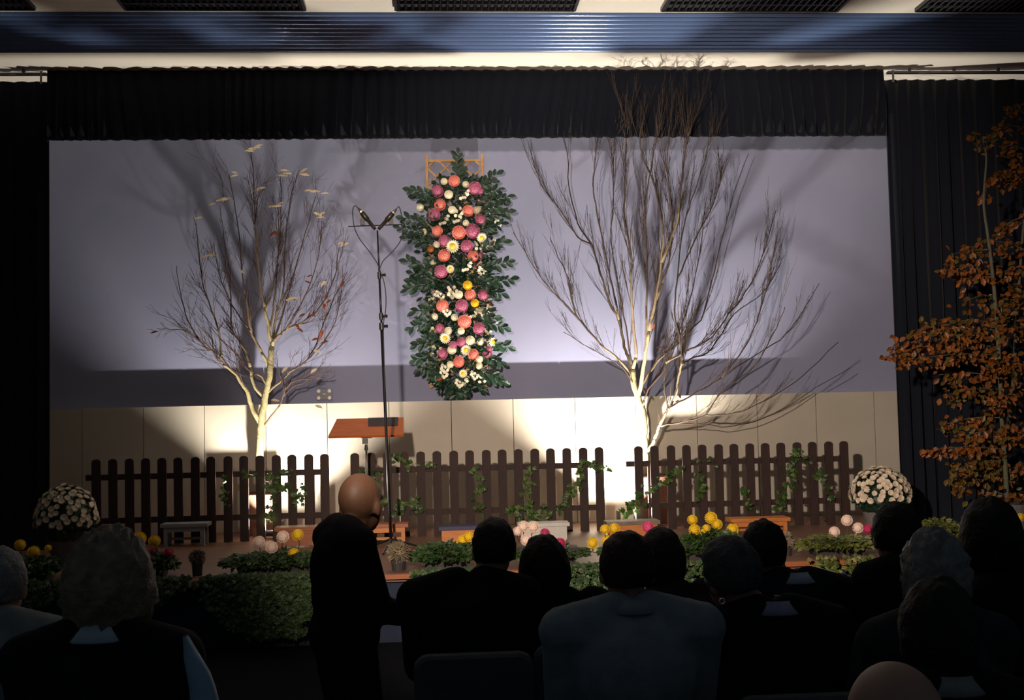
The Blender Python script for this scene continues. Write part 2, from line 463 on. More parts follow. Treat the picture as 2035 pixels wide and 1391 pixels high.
curtain('stage_curtain', vr.x, XR - 0.05, STZ + 0.01, CEZ - 0.10, YV + 0.03, 'black floor-length stage curtain behind the orange-leaved tree', 17)
# tracks above the side curtains
for x0, x1, lab in ((XL + 0.05, vl.x, 'pale curtain track above the curtain by the shaded chrysanthemum bush'), (vr.x, XR - 0.05, 'pale curtain track above the curtain by the orange-leaved tree')):
    xm = vl.x if x1 == vl.x else vr.x
    t = thing('curtain_track', lab, 'curtain rail', ((x0 + x1) / 2, YV - 0.02, CEZ - 0.11), 'curtain tracks')
    MB().box(((x0 + x1) / 2, YV - 0.03, CEZ - 0.045), (x1 - x0, 0.05, 0.02)).build('rail', M['potgrey'], t)
    MB().box((xm + (-0.03 if xm == vl.x else 0.03), YV - 0.10, CEZ - 0.10), (0.014, 0.02, 0.12)).build('end_bracket', M['potgrey'], t)
    hb = MB()
    for k in range(6): hb.box((lerp(x0, x1, (k + 0.5) / 6), YV - 0.03, CEZ - 0.02), (0.02, 0.03, 0.05))
    hb.build('hanger', M['potgrey'], t)

# ------------------------------------------------------------------ floodlights behind the fence (light the trees, wall and ceiling)
def floodlight(px, label, side, power):
    p = at(px, 1056, 11.66); x, y = p.x, 11.68
    t = thing('floodlight', label, 'floodlight', (x, y, STZ), 'floodlights behind the fence')
    rot = Matrix.Rotation(math.radians(side), 3, 'Y') @ Matrix.Rotation(math.radians(0), 3, 'X')
    hd = MB()
    c = Vector((x, y, STZ + 0.065))
    hd.box(c + rot @ Vector((0, 0, -0.018)), (0.15, 0.11, 0.035), rot, taper=0.7)
    for sx in (-1, 1): hd.box(c + rot @ Vector((sx * 0.075, 0, 0.005)), (0.008, 0.11, 0.02), rot)
    for sy in (-1, 1): hd.box(c + rot @ Vector((0, sy * 0.055, 0.005)), (0.15, 0.008, 0.02), rot)
    hd.build('housing', M['blackmetal'], t)
    for sx in (-1, 1):
        MB().box(c + rot @ Vector((sx * 0.090, 0.06, 0.052)), (0.004, 0.26, 0.110), rot).build('side_flap', M['blackmetal'], t)
    MB().box(c + rot @ Vector((0, 0, 0.002)), (0.14, 0.10, 0.004), rot).build('glass', M['lens'], t)
    br = MB()
    for sx in (-1, 1): br.box((x + sx * 0.088, y, STZ + 0.036), (0.006, 0.025, 0.07))
    br.box((x, y, STZ + 0.004), (0.18, 0.05, 0.008))
    br.build('bracket', M['blackmetal'], t)
    MB().tube(spline([(x + 0.05, y + 0.05, STZ + 0.03), (x + 0.2, y + 0.12, STZ + 0.008), (x + 0.6, y + 0.1, STZ + 0.006), (x + 1.1, y + 0.2, STZ + 0.006)]), 0.004, 6).build('cable', M['black'], t)
    ld = bpy.data.lights.new('floodlight_beam', 'SPOT')
    ld.energy = power; ld.color = (1.0, 0.90, 0.77)
    ld.spot_size = math.radians(170); ld.spot_blend = 0.5; ld.shadow_soft_size = 0.022
    lo = bpy.data.objects.new('beam', ld); COL.objects.link(lo)
    lo.parent = t
    lo.location = c + rot @ Vector((0, 0, 0.02)) - t.location
    lo.rotation_euler = (rot.to_4x4() @ Matrix.Rotation(math.pi, 4, 'X')).to_euler()
    return t
floodlight(540, 'low black floodlight on the stage beside the tree with pale leaves', 2, LAMP_W * 0.48)
floodlight(1250, 'low black floodlight on the stage at the gap between two fences', 0, LAMP_W)

# ------------------------------------------------------------------ picket fences
def picket_mesh():
    w, d, h = 0.086, 0.022, 0.83
    prof = [(-w / 2, 0), (w / 2, 0), (w / 2, h - 0.03)]
    for k in range(1, 8):
        a = math.pi * k / 8
        prof.append((w / 2 * math.cos(a), h - 0.03 + 0.03 * math.sin(a)))
    prof.append((-w / 2, h - 0.03))
    n = len(prof)
    vs_ = [Vector((x, -d / 2, z)) for x, z in prof] + [Vector((x, d / 2, z)) for x, z in prof]
    fs_ = [tuple(range(n)), tuple(reversed(range(n, 2 * n)))] + [(i, i + n, (i + 1) % n + n, (i + 1) % n) for i in range(n)]
    return MB().add(vs_, fs_).mesh('picket', M['picket'])
PK = picket_mesh()
def fence(pa, pb, n, ext0, ext1, label):
    a, b = at(pa[0], pa[1], YF), at(pb[0], pb[1], YF)
    t = thing('picket_fence', label, 'fence', ((a.x + b.x) / 2, YF, STZ), 'dark picket fences')
    for i in range(n):
        o = inst('picket', PK, t, (lerp(a.x, b.x, i / (n - 1)) + R.uniform(-0.003, 0.003), YF, STZ + 0.003), (0, R.uniform(-0.006, 0.006), 0))
    for z in (STZ + 0.235, STZ + 0.655):
        x0, x1 = a.x - ext0, b.x + ext1
        MB().box(((x0 + x1) / 2, YF + 0.030, z), (x1 - x0, 0.036, 0.055)).build('rail', M['picket'], t)
    for x in (lerp(a.x, b.x, 0.06), lerp(a.x, b.x, 0.94)):
        MB().box((x, YF + 0.065, STZ + 0.33), (0.05, 0.03, 0.66)).build('post', M['picket'], t)
        MB().box((x, YF + 0.14, STZ + 0.012), (0.05, 0.18, 0.024)).build('foot', M['picket'], t)
    return t
fence((192, 908), (645, 905), 15, 0.11, 0.04, 'dark picket fence in front of the tree with pale leaves')
fence((705, 900), (1190, 888), 16, 0.04, 0.04, 'dark picket fence behind the tall microphone stand and the lectern')
fence((1268, 888), (1677, 879), 14, 0.12, 0.04, 'dark picket fence ending beside the lit white chrysanthemum bush')

# ------------------------------------------------------------------ bare trees
THIN, TWM, LEV = 0.0150, 1.1, 2
JOIN = {}
def px_of(p):
    v = p - Vector((0, 0, CZ)); z = v.dot(fw)
    return W / 2 + F * v.dot(rt) / z, H / 2 - F * v.dot(up) / z
def limb(tree, px_pts, y0, y1, r0, r1, bark, twigmat, ntw, tlen, name='branch', upbias=0.6, spread=0.55, start=0.25, sub2=2, lean=None):
    n = len(px_pts)
    pts = []
    known = JOIN.setdefault(tree.name, [])
    best = None
    for q in known:                        # a limb grows out of the wood that is already there
        a_, b_ = px_of(q)
        d_ = math.hypot(a_ - px_pts[0][0], b_ - px_pts[0][1])
        if d_ < 30 and (best is None or d_ < best[0]): best = (d_, q)
    if best: y0 = best[1].y
    for i, (x, y) in enumerate(px_pts):
        t = i / (n - 1)
        pts.append(at(x, y, lerp(y0, y1, t ** 1.2)))
    if best: pts[0] = best[1].copy()
    sp_ = spline(pts, 4)
    N = len(sp_)
    known.extend(sp_)
    sp_ = [p + (rv(0.006) if 0 < i < N - 1 else Vector((0, 0, 0))) for i, p in enumerate(sp_)]
    rad = [lerp(r0, r1, (i / (N - 1)) ** 0.75) for i in range(N)]
    c1 = next((i for i in range(N) if rad[i] < THIN), N - 1)
    c2 = next((i for i in range(N) if rad[i] < THIN * 0.62), N - 1)
    lm = MB()
    for i0, i1, mi in ((0, c1, 0), (c1, c2, 1), (c2, N - 1, 2)):  # pale to dark along each limb: lamplight falloff put into the colour
        if i1 > i0: lm.tube(sp_[i0:i1 + 1], rad[i0:i1 + 1], 8 if mi < 2 else 6, mi=mi)
    b = lm.build(name, [bark, M['midbark'], twigmat], tree, smooth=True)
    tw = MB()
    def fit(q):
        if q.y > YU - 0.03: q.y = YU - 0.03
        if q.z > vb - 0.08 and 11.02 < q.y < 11.32: q.y = 11.02
        if q.z < 1.9 and q.y > YC - 0.02: q.y = YC - 0.02
        if q.z > CEZ - 0.1: q.z = CEZ - 0.1
        return q
    def grow(p, d, L, r, lev):
        k = 4
        P = [p]; dd = d.normalized()
        for i in range(k):
            dd = (dd + Vector((0, 0, 0.10 * upbias)) + rv(0.08)).normalized()
            P.append(fit(P[-1] + dd * (L / k)))
        tw.tube(P, [lerp(r, max(0.0012, r * 0.4), i / k) for i in range(k + 1)], 4 if r > 0.002 else 3, cap=False)
        if lev > 0:
            for _ in range(sub2):
                i = R.randint(1, k - 1)
                nd = (P[i + 1] - P[i]).normalized() + rv(spread)
                grow(P[i], nd, L * R.uniform(0.4, 0.75), max(0.0015, r * 0.65), lev - 1)
    for _ in range(int(ntw * TWM)):
        u = R.uniform(start, 0.93)
        i = min(int(u * (N - 1)), N - 2)
        d = (sp_[i + 1] - sp_[i]).normalized()
        side = rv(1.0); side.y *= 0.7
        nd = (d + side * spread + Vector((0, 0, 0.20 * upbias))).normalized()
        grow(sp_[i], nd, tlen * R.uniform(0.5, 1.3), min(0.0045, max(0.0022, rad[i] * 0.42)), LEV)
    if tw.v:
        tag(tw.build('twigs', twigmat, b), kind='stuff')
    return sp_
def plant_box(tree, x, y, w, h, tm):
    pb = MB().box((x, y, STZ + h / 2), (w, w, h), taper=0.86)
    for z in (0.06, 0.5, 0.95): pb.box((x, y, STZ + h * z), (w * (0.86 + 0.14 * z) + 0.016, w * (0.86 + 0.14 * z) + 0.016, 0.03))
    b = pb.build('plant_box', tm, tree)
    MB().ell((x, y, STZ + h), (w * 0.46, w * 0.46, 0.03), nu=12, nv=6).build('soil', M['soil'], b)

YT = 12.16
p = at(519, 970, YT)
lt = thing('bare_tree', 'slender bare tree with a few pale dry leaves at its branch tips', 'tree', (p.x, YT, STZ))
plant_box(lt, p.x, YT, 0.30, 0.42, M['potbrown'])
Bk, Tw = M['bark'], M['twig']
tr = [(519, 990), (517, 930), (517, 880), (519, 845), (524, 805), (533, 760), (537, 725), (540, 690)]
limb(lt, tr, YT, YT, 0.047, 0.030, Bk, Tw, 0, 0.1, 'trunk')
lead = [(540, 692), (535, 660), (528, 620), (518, 575), (511, 505), (506, 435), (505, 383), (501, 321), (498, 298)]
LT = []
LT.append(limb(lt, lead, YT, YT - 0.15, 0.022, 0.003, Bk, Tw, 26, 0.42))
for pts, dy, r0, n, tl in (
    ([(517, 842), (502, 812), (492, 782), (478, 757), (462, 737), (437, 718), (428, 702), (400, 682), (374, 637), (359, 585), (351, 528)], -0.25, 0.030, 26, 0.38),
    ([(437, 718), (440, 700), (436, 660), (416, 603), (403, 562), (397, 520), (391, 461), (385, 433)], -0.35, 0.014, 14, 0.33),
    ([(521, 795), (505, 765), (497, 730), (489, 700), (478, 680), (460, 653), (458, 590), (457, 539), (447, 487), (437, 408)], 0.15, 0.020, 16, 0.33),
    ([(536, 772), (520, 750), (490, 732), (468, 702), (440, 675), (420, 650)], -0.3, 0.013, 10, 0.30),
    ([(536, 730), (520, 700), (505, 672), (497, 648), (490, 600), (480, 540), (475, 470), (465, 400), (455, 347)], -0.45, 0.018, 16, 0.36),
    ([(539, 705), (543, 660), (550, 620), (562, 585), (567, 487), (573, 425), (585, 352)], -0.2, 0.018, 16, 0.36),
    ([(539, 692), (548, 672), (570, 655), (602, 640), (638, 608), (664, 552), (674, 492)], -0.55, 0.018, 22, 0.36),
    ([(534, 785), (555, 760), (575, 740), (605, 720), (625, 690), (640, 650), (665, 590), (690, 540)], 0.10, 0.014, 18, 0.34),
    ([(521, 850), (545, 820), (557, 800), (564, 775), (556, 745), (551, 720)], -0.35, 0.014, 6, 0.22),
    ([(563, 778), (585, 757), (610, 752), (636, 742)], -0.5, 0.009, 4, 0.20),
    ([(560, 790), (580, 770), (598, 762), (632, 745), (660, 740)], -0.25, 0.008, 5, 0.22),
    ([(536, 660), (545, 600), (550, 540), (555, 480), (560, 400), (558, 345)], 0.1, 0.013, 14, 0.34),
    ([(541, 680), (560, 630), (585, 540), (608, 461), (628, 390)], -0.1, 0.013, 14, 0.34),
    ([(570, 655), (605, 590), (630, 520), (640, 440)], -0.6, 0.010, 14, 0.32),
    ([(528, 620), (545, 560), (553, 490), (553, 412)], -0.4, 0.011, 14, 0.30),
    ([(500, 660), (470, 620), (440, 560), (425, 480)], -0.1, 0.010, 14, 0.30),
    ([(400, 682), (375, 660), (345, 655), (312, 653)], -0.4, 0.007, 6, 0.2),
    ([(600, 722), (635, 690), (665, 640), (680, 575)], -0.35, 0.009, 12, 0.28)):
    LT.append(limb(lt, pts, YT, YT + dy * 0.6, r0, 0.0035, Bk, Tw, n, tl))
LEAF = leaf_pts(0.10, 0.042)
LM = {k: MB().add(*LEAF).mesh('leaf', M[k]) for k in ('paleleaf', 'rustleaf')}
def drop_leaf(tree, px, py, Y, d, m='paleleaf', sc=1.0, stem=True):
    r = frame_rot(d, (0, -1, 0.9)).to_euler()
    inst('leaf', LM[m], tree, at(px, py, Y), r, sc)
for px, py, k in ((498, 300, 5), (436, 400, 4), (555, 344, 3), (592, 350, 2), (630, 385, 3), (555, 410, 4), (456, 348, 2), (517, 380, 2), (640, 428, 3), (678, 487, 2), (412, 508, 2), (388, 436, 1), (480, 540, 1), (573, 596, 2)):
    for _ in range(k):
        drop_leaf(lt, px + R.uniform(-9, 9), py + R.uniform(-7, 5), YT - 0.25 + R.uniform(-0.15, 0.1), (R.choice((-1, 1)) * R.uniform(0.6, 1), R.uniform(-0.5, 0.3), R.uniform(-0.2, 0.5)), 'paleleaf', R.uniform(0.75, 1.1))
for px, py, k in ((645, 600, 3), (600, 562, 1), (610, 622, 2), (648, 625, 1), (592, 648, 2), (640, 670, 2), (633, 690, 1), (547, 465, 2), (313, 654, 1), (685, 560, 1), (625, 545, 1)):
    for _ in range(k):
        drop_leaf(lt, px + R.uniform(-7, 7), py + R.uniform(-7, 7), YT - 0.4 + R.uniform(-0.1, 0.1), (R.uniform(-1, 1), R.uniform(-0.4, 0.2), R.uniform(-1, 0.6)), 'rustleaf', R.uniform(0.7, 1.0))
for px, py in ((623, 697), (573, 728), (630, 732), (626, 805), (556, 797), (648, 558)):
    drop_leaf(lt, px, py, YT - 0.42, (R.uniform(-1, 1), -0.3, R.uniform(-0.9, 0.1)), 'paleleaf', 0.95)

YT = 12.14
p = at(1283, 960, YT)
rtree = thing('bare_tree', 'tall many-stemmed bare tree whose twigs rise over the black valance', 'tree', (p.x, YT, STZ))
plant_box(rtree, p.x + 0.08, YT, 0.32, 0.50, M['potbrown'])
Tw2 = M['twig2']
limb(rtree, [(1285, 985), (1284, 950), (1282, 920), (1279, 885), (1279, 850), (1276, 815), (1268, 790), (1260, 760), (1257, 735)], YT, YT, 0.055, 0.032, Bk, Tw2, 0, 0.1, 'trunk')
RTL = (
    ([(1257, 738), (1250, 712), (1241, 690), (1230, 635), (1212, 604), (1193, 542), (1176, 487), (1148, 442), (1131, 366), (1128, 314), (1121, 275)], 0.2, 0.020, 18, 0.5),
    ([(1228, 632), (1221, 590), (1203, 504), (1186, 418), (1179, 366), (1183, 314), (1188, 265)], -0.4, 0.012, 16, 0.45),
    ([(1257, 745), (1230, 715), (1193, 683), (1148, 632), (1138, 601), (1131, 556), (1114, 521), (1093, 473)], -0.3, 0.015, 18, 0.4),
    ([(1148, 632), (1110, 590), (1086, 566), (1052, 515), (1020, 462)], -0.5, 0.009, 14, 0.35),
    ([(1176, 487), (1148, 470), (1114, 418), (1076, 366), (1054, 300)], 0.1, 0.009, 16, 0.4),
    ([(1257, 738), (1264, 700), (1258, 640), (1255, 590), (1254, 504), (1241, 435), (1243, 349), (1245, 285), (1240, 250)], -0.75, 0.020, 30, 0.5),
    ([(1268, 787), (1276, 755), (1283, 700), (1293, 642), (1304, 590), (1314, 521), (1317, 452), (1300, 366), (1278, 314), (1272, 270), (1282, 225)], -0.95, 0.026, 34, 0.5),
    ([(1314, 521), (1345, 442), (1352, 383), (1359, 314), (1367, 275), (1376, 240)], -1.0, 0.015, 26, 0.5),
    ([(1280, 720), (1284, 640), (1285, 504), (1281, 420), (1295, 330), (1306, 270), (1305, 225)], -1.0, 0.014, 26, 0.5),
    ([(1286, 905), (1299, 878), (1307, 856), (1312, 843), (1323, 824), (1326, 802), (1320, 770), (1323, 721), (1316, 689)], -0.3, 0.022, 8, 0.25),
    ([(1312, 843), (1330, 810), (1343, 785), (1350, 748), (1355, 716), (1351, 667), (1340, 625), (1345, 556), (1359, 452), (1379, 383), (1400, 325), (1408, 275)], -0.7, 0.017, 28, 0.5),
    ([(1268, 785), (1285, 748), (1310, 715), (1345, 684), (1380, 648), (1397, 625), (1428, 504), (1459, 383), (1488, 305)], 0.05, 0.016, 26, 0.45),
    ([(1328, 718), (1370, 695), (1414, 670), (1448, 625), (1493, 563), (1517, 504), (1542, 418)], -0.35, 0.013, 30, 0.42),
    ([(1352, 728), (1380, 710), (1414, 694), (1459, 625), (1517, 580), (1552, 521)], 0.15, 0.011, 26, 0.40),
    ([(1312, 846), (1335, 842), (1361, 838), (1401, 824), (1434, 780), (1501, 726), (1542, 651), (1560, 610)], -0.45, 0.012, 12, 0.40),
    ([(1401, 824), (1436, 825), (1474, 817), (1528, 791), (1593, 748), (1666, 680)], -0.7, 0.009, 8, 0.36),
    ([(1325, 812), (1339, 805), (1385, 780), (1434, 751), (1499, 707), (1550, 675), (1586, 632), (1628, 563)], -0.2, 0.012, 12, 0.38),
    ([(1330, 842), (1370, 842), (1407, 845), (1447, 848), (1501, 837), (1555, 813), (1623, 770), (1690, 730)], 0.0, 0.006, 3, 0.3),
    ([(1275, 812), (1288, 775), (1320, 735), (1340, 690), (1370, 600), (1390, 500), (1400, 420)], -0.5, 0.012, 24, 0.45),
    ([(1434, 751), (1480, 690), (1510, 620), (1530, 540), (1545, 460)], -0.2, 0.008, 20, 0.36),
    ([(1262, 770), (1240, 735), (1215, 715), (1170, 690), (1120, 660)], -0.35, 0.008, 10, 0.30),
    ([(1256, 735), (1250, 690), (1235, 600), (1215, 480), (1220, 380), (1215, 290)], -0.3, 0.011, 24, 0.45),
    ([(1300, 600), (1330, 520), (1335, 420), (1325, 330), (1332, 265)], -0.85, 0.012, 28, 0.45),
    ([(1345, 556), (1380, 480), (1420, 400), (1440, 320)], -0.5, 0.009, 22, 0.4))
THIN, TWM, LEV = 0.0175, 1.0, 2
for pts, dy, r0, n, tl in RTL:
    limb(rtree, pts, YT, YT + dy * 1.35, r0, 0.0035, Bk, Tw2, n, tl, upbias=0.9, spread=0.26, sub2=2, start=0.18)
for px, py in ((1290, 780), (1350, 782), (1322, 690), (1300, 655), (1318, 690), (1345, 800)):
    drop_leaf(rtree, px + R.uniform(-5, 5), py, YT - 0.35, (R.uniform(-1, 1), -0.2, R.uniform(-0.6, 0.6)), 'rustleaf', 0.7)

# ------------------------------------------------------------------ blossoms
def pompon_mesh(name, m, n=130, full=True, seed=1, core=0.9):
    """ball of overlapping petals, radius 1, facing +Z"""
    rr = random.Random(seed)
    mb = MB().ell((0, 0, 0), core * 0.86, nu=10, nv=7)
    ga = math.pi * (3 - math.sqrt(5))
    for i in range(n):
        z = 1 - (i + 0.5) / n * (1.9 if full else 1.25)
        r = math.sqrt(max(0, 1 - z * z)); a = ga * i
        d = Vector((r * math.cos(a), r * math.sin(a), z))
        tang = (Vector((0, 0, 1)) - d * z)
        tang = tang.normalized() if tang.length > 1e-4 else Vector((1, 0, 0))
        sd = d.cross(tang)
        s = 2.6 / math.sqrt(n)
        b0 = d * 0.80 - tang * s * 0.15
        tip = d * rr.uniform(0.98, 1.06) + tang * s * 0.55
        mid = d * 1.01 + tang * s * 0.15
        mb.add([b0 - sd * s * 0.25, b0 + sd * s * 0.25, mid + sd * s * 0.42, tip, mid - sd * s * 0.42], [(0, 1, 2, 3, 4)])
    return mb.mesh(name, m)
def daisy_mesh(name, m, n=16, rows=2, seed=2):
    mb = MB()
    for q in range(rows):
        for i in range(n):
            a = 2 * math.pi * (i + 0.5 * q) / n
            d = Vector((math.cos(a), math.sin(a), 0)); s = Vector((-d.y, d.x, 0))
            z0 = 0.05 + 0.12 * q; L = 1.0 - 0.22 * q; w = 2.4 / n
            up_ = Vector((0, 0, 1))
            mb.add([d * 0.2 - s * w * 0.3 + up_ * z0, d * 0.2 + s * w * 0.3 + up_ * z0, d * L * 0.7 + s * w + up_ * (z0 + 0.16), d * L + up_ * (z0 + 0.10 + 0.1 * q), d * L * 0.7 - s * w + up_ * (z0 + 0.16)], [(0, 1, 2, 3, 4)])
    mb.ell((0, 0, -0.02), (0.3, 0.3, 0.12), nu=8, nv=4)
    return mb.mesh(name, m)
PM = {}
for k in ('mauve', 'coral', 'white', 'yellow', 'pinkwhite', 'magenta', 'pink', 'rust'):
    PM[k] = pompon_mesh('blossom', M[k], 120 if k in ('mauve', 'coral') else 140)
DM = daisy_mesh('blossom', M['white'], 18, 2)
DC = MB().ell((0, 0, 0.24), (0.42, 0.42, 0.16), nu=10, nv=6).mesh('blossom_centre', M['yellow'], smooth=True)
def small_cluster(seed):
    rr = random.Random(seed); mb = MB()
    for i in range(7):
        c = Vector((rr.uniform(-0.9, 0.9), rr.uniform(-0.9, 0.9), rr.uniform(-0.15, 0.15)))
        ax = Vector((rr.uniform(-0.5, 0.5), rr.uniform(-0.5, 0.5), 1)).normalized()
        u = ax.orthogonal().normalized(); v = ax.cross(u)
        for k in range(6):
            a = k * math.pi / 3
            d = u * math.cos(a) + v * math.sin(a); s = ax.cross(d)
            mb.add([c, c + d * 0.26 + s * 0.16 + ax * 0.06, c + d * 0.42 + ax * 0.03, c + d * 0.26 - s * 0.16 + ax * 0.06], [(0, 1, 2, 3)])
        mb.ell(c + ax * 0.04, 0.10, nu=6, nv=4)
    return mb.mesh('small_blossoms', M['white'])
SC = [small_cluster(s) for s in (1, 2, 3)]

# ------------------------------------------------------------------ hanging flower arrangement
YA = YU - 0.20
p = at(910, 560, YA)
fa = thing('hanging_flower_arrangement', 'long hanging arrangement of pink, coral and white blossoms on a wooden trellis', 'flower arrangement', (p.x, YU - 0.05, at(905, 808, YA).z))
tl_ = at(848, 316, YU - 0.05); tr_ = at(958, 312, YU - 0.05)
zb = at(905, 770, YU - 0.05).z
tz = (tl_.z + tr_.z) / 2
trel = MB().box(((tl_.x + tr_.x) / 2, YU - 0.05, tz - 0.03), (tr_.x - tl_.x + 0.03, 0.022, 0.026)).build('trellis', M['trellis'], fa)
for x in (tl_.x, tr_.x):
    MB().box((x, YU - 0.05, (tz + zb) / 2 + 0.02), (0.026, 0.024, tz - zb + 0.04)).build('upright', M['trellis'], trel)
for z in (zb + 0.3, (tz + zb) / 2):
    MB().box(((tl_.x + tr_.x) / 2, YU - 0.05, z), (tr_.x - tl_.x, 0.020, 0.024)).build('crosspiece', M['trellis'], trel)
wx = tr_.x - tl_.x
for k in range(-3, 13):
    for sgn in (1, -1):
        z0 = zb + k * wx * 0.33
        # diagonal lath clipped to the trellis
        x0, x1 = tl_.x, tr_.x
        za, zc = (z0, z0 + wx) if sgn > 0 else (z0 + wx, z0)
        lo, hi = zb, tz - 0.03
        def clip(xa, za, xc, zc):
            P0, P1 = [xa, za], [xc, zc]
            for lim, s in ((lo, 1), (hi, -1)):
                for A, B in ((P0, P1), (P1, P0)):
                    if s * (A[1] - lim) < 0:
                        if s * (B[1] - lim) <= 0: return None
                        t = (lim - A[1]) / (B[1] - A[1]); A[0] += (B[0] - A[0]) * t; A[1] = lim
            return P0, P1
        c = clip(x0, za, x1, zc)
        if c is None: continue
        (xa, za), (xc, zc) = c
        if math.hypot(xc - xa, zc - za) < 0.05: continue
        yy = YU - 0.05 + (0.008 if sgn > 0 else -0.008)
        d = Vector((xc - xa, 0, zc - za)); L = d.length
        rot = Matrix.Rotation(-math.atan2(d.z, d.x), 3, 'Y')
        MB().box(((xa + xc) / 2, yy, (za + zc) / 2), (L, 0.008, 0.016), rot).build('lath', M['trellis'], trel)
c5 = lambda u, v: (650 + u / 4.9675, 280 + v / 4.9675)
c6 = lambda u, v: (750 + u / 4.797, 540 + v / 4.797)
mmpx = 12.5 / F
fl = []
for u, v, d in ((1090, 500, 110), (1460, 465, 115), (1510, 490, 75), (1060, 730, 105), (1520, 780, 100), (1440, 890, 130), (1160, 990, 110), (1380, 1040, 110), (1125, 1290, 115), (1515, 1135, 70)): fl.append((*c5(u, v), d / 4.97, 'mauve'))
for u, v, d in ((1255, 395, 100), (1115, 630, 105), (1390, 690, 100), (1090, 890, 95), (1300, 905, 120), (1155, 1130, 110), (1440, 1140, 95)): fl.append((*c5(u, v), d / 4.97, 'coral'))
for u, v, d in ((1155, 400, 60), (1370, 430, 60), (1200, 530, 75), (920, 655, 65), (1235, 680, 70), (1485, 685, 75), (1370, 810, 55), (1080, 1025, 60), (1040, 1210, 65)): fl.append((*c5(u, v), d / 4.97, 'white'))
for u, v, d in ((1240, 1040, 110), (1525, 955, 85), (960, 895, 60), (1215, 1265, 70)): fl.append((*c5(u, v), d / 4.97, 'daisy'))
for u, v, d in ((1020, 1070, 60), (1010, 1290, 50)): fl.append((*c5(u, v), d / 4.97, 'rust'))
for u, v in ((1355, 530), (1290, 760), (1155, 780), (1300, 700), (1590, 685), (1500, 1030), (1620, 1010), (1380, 1240), (1530, 1280), (1690, 810)): fl.append((*c5(u, v), 17, 'small'))
for u, v, d in ((1010, 220, 95), (805, 325, 110), (970, 540, 105), (595, 540, 80), (800, 670, 80), (720, 700, 70), (620, 780, 95), (1045, 780, 90), (1060, 740, 60)): fl.append((*c6(u, v), d / 4.8, 'mauve'))
for u, v, d in ((885, 220, 95), (620, 325, 105), (830, 475, 115), (915, 785, 90), (775, 860, 95)): fl.append((*c6(u, v), d / 4.8, 'coral'))
for u, v, d in ((860, 130, 80), (930, 300, 70)): fl.append((*c6(u, v), d / 4.8, 'yellow'))
for u, v, d in ((775, 220, 70), (985, 395, 75), (545, 430, 60), (735, 435, 60), (675, 565, 65), (798, 565, 60), (885, 655, 80), (983, 670, 65), (710, 745, 75), (972, 838, 65), (972, 898, 60), (695, 885, 60)): fl.append((*c6(u, v), d / 4.8, 'white'))
for u, v, d in ((530, 562, 65), (648, 630, 90), (845, 745, 85), (1095, 670, 85), (815, 970, 70)): fl.append((*c6(u, v), d / 4.8, 'daisy'))
for u, v, d in ((585, 1010, 60), (1075, 300, 40)): fl.append((*c6(u, v), d / 4.8, 'rust'))
for u, v in ((530, 230), (610, 225), (715, 180), (670, 380), (920, 395), (1080, 350), (565, 730), (640, 970), (720, 210), (930, 985), (1010, 1010), (825, 1045), (650, 920), (1060, 550), (1040, 960), (790, 1060)): fl.append((*c6(u, v), 17, 'small'))
for px, py, d, k in fl:
    off = abs(px - 910) / 90.0
    Y = YA - 0.10 + 0.10 * off + R.uniform(-0.02, 0.02)
    q = at(px, py, Y)
    face = Vector(((px - 910) / 110 + R.uniform(-0.25, 0.25), -1, R.uniform(-0.35, 0.25)))
    rot = face.to_track_quat('Z', 'Y').to_euler()
    r = d * mmpx / 2 * 1.14
    if k == 'small':
        inst('small_blossoms', R.choice(SC), fa, q, rot, r * 0.95)
    elif k == 'daisy':
        o = inst('blossom', DM, fa, q, rot, r * 1.15)
        c = bpy.data.objects.new('blossom_centre', DC); COL.objects.link(c); c.parent = o
    else:
        inst('blossom', PM[k], fa, q, rot, (r, r, r * 0.8))
SPR = [c5(*t) for t in ((830, 480), (890, 560), (720, 850), (790, 960), (760, 760), (800, 1190), (850, 1300), (1670, 330), (1640, 410), (1780, 550), (1740, 630), (1770, 700), (1720, 820), (1790, 1190), (1810, 1360), (1740, 1000), (1290, 125), (1340, 320), (1690, 480), (870, 1240))]
SPR += [c6(*t) for t in ((290, 170), (370, 380), (320, 530), (440, 650), (370, 840), (420, 930), (1180, 210), (1200, 530), (1240, 715), (1170, 860), (1180, 1040), (670, 1290), (830, 1280), (750, 1230), (330, 90), (1100, 130), (1150, 1000), (520, 1000), (380, 700), (1130, 450))]
DLEAF = MB().add(*leaf_pts(0.10, 0.054)).mesh('leaf', M['deepleaf'])
for tx, ty in SPR:
    if ty < 360: base = (905, 400)
    elif ty > 780: base = (905, 730)
    else: base = (910 + (tx - 910) * 0.30, ty + (20 if ty < 560 else -18))
    L = math.hypot(tx - base[0], ty - base[1])
    Yb = YA - 0.02; Yt = YA - R.uniform(-0.02, 0.10)
    a = at(base[0], base[1], Yb); b = at(tx, ty, Yt)
    pts = spline([a, a.lerp(b, 0.5) + Vector((0, -0.03, 0.02)), b], 5)
    st = MB().tube(pts, [lerp(0.004, 0.002, i / (len(pts) - 1)) for i in range(len(pts))], 4).build('sprig', M['deepleaf'], fa)
    n = max(4, int(L / 7))
    for k in range(n):
        u = 0.30 + 0.7 * k / (n - 1)
        i = min(int(u * (len(pts) - 1)), len(pts) - 2)
        q = pts[0].lerp(pts[-1], u) + Vector((0, -0.02 * math.sin(math.pi * u), 0))
        d = (pts[i + 1] - pts[i]).normalized()
        if k < n - 1: d = (d + Vector((-d.z, 0, d.x)) * (0.9 if k % 2 else -0.9) + rv(0.25)).normalized()
        inst('leaf', DLEAF, st, q, frame_rot(d, Vector((R.uniform(-0.5, 0.5), -1, R.uniform(-0.2, 0.7)))).to_euler(), R.uniform(0.75, 1.2))
mb = MB(); LF = leaf_pts(0.085, 0.04)
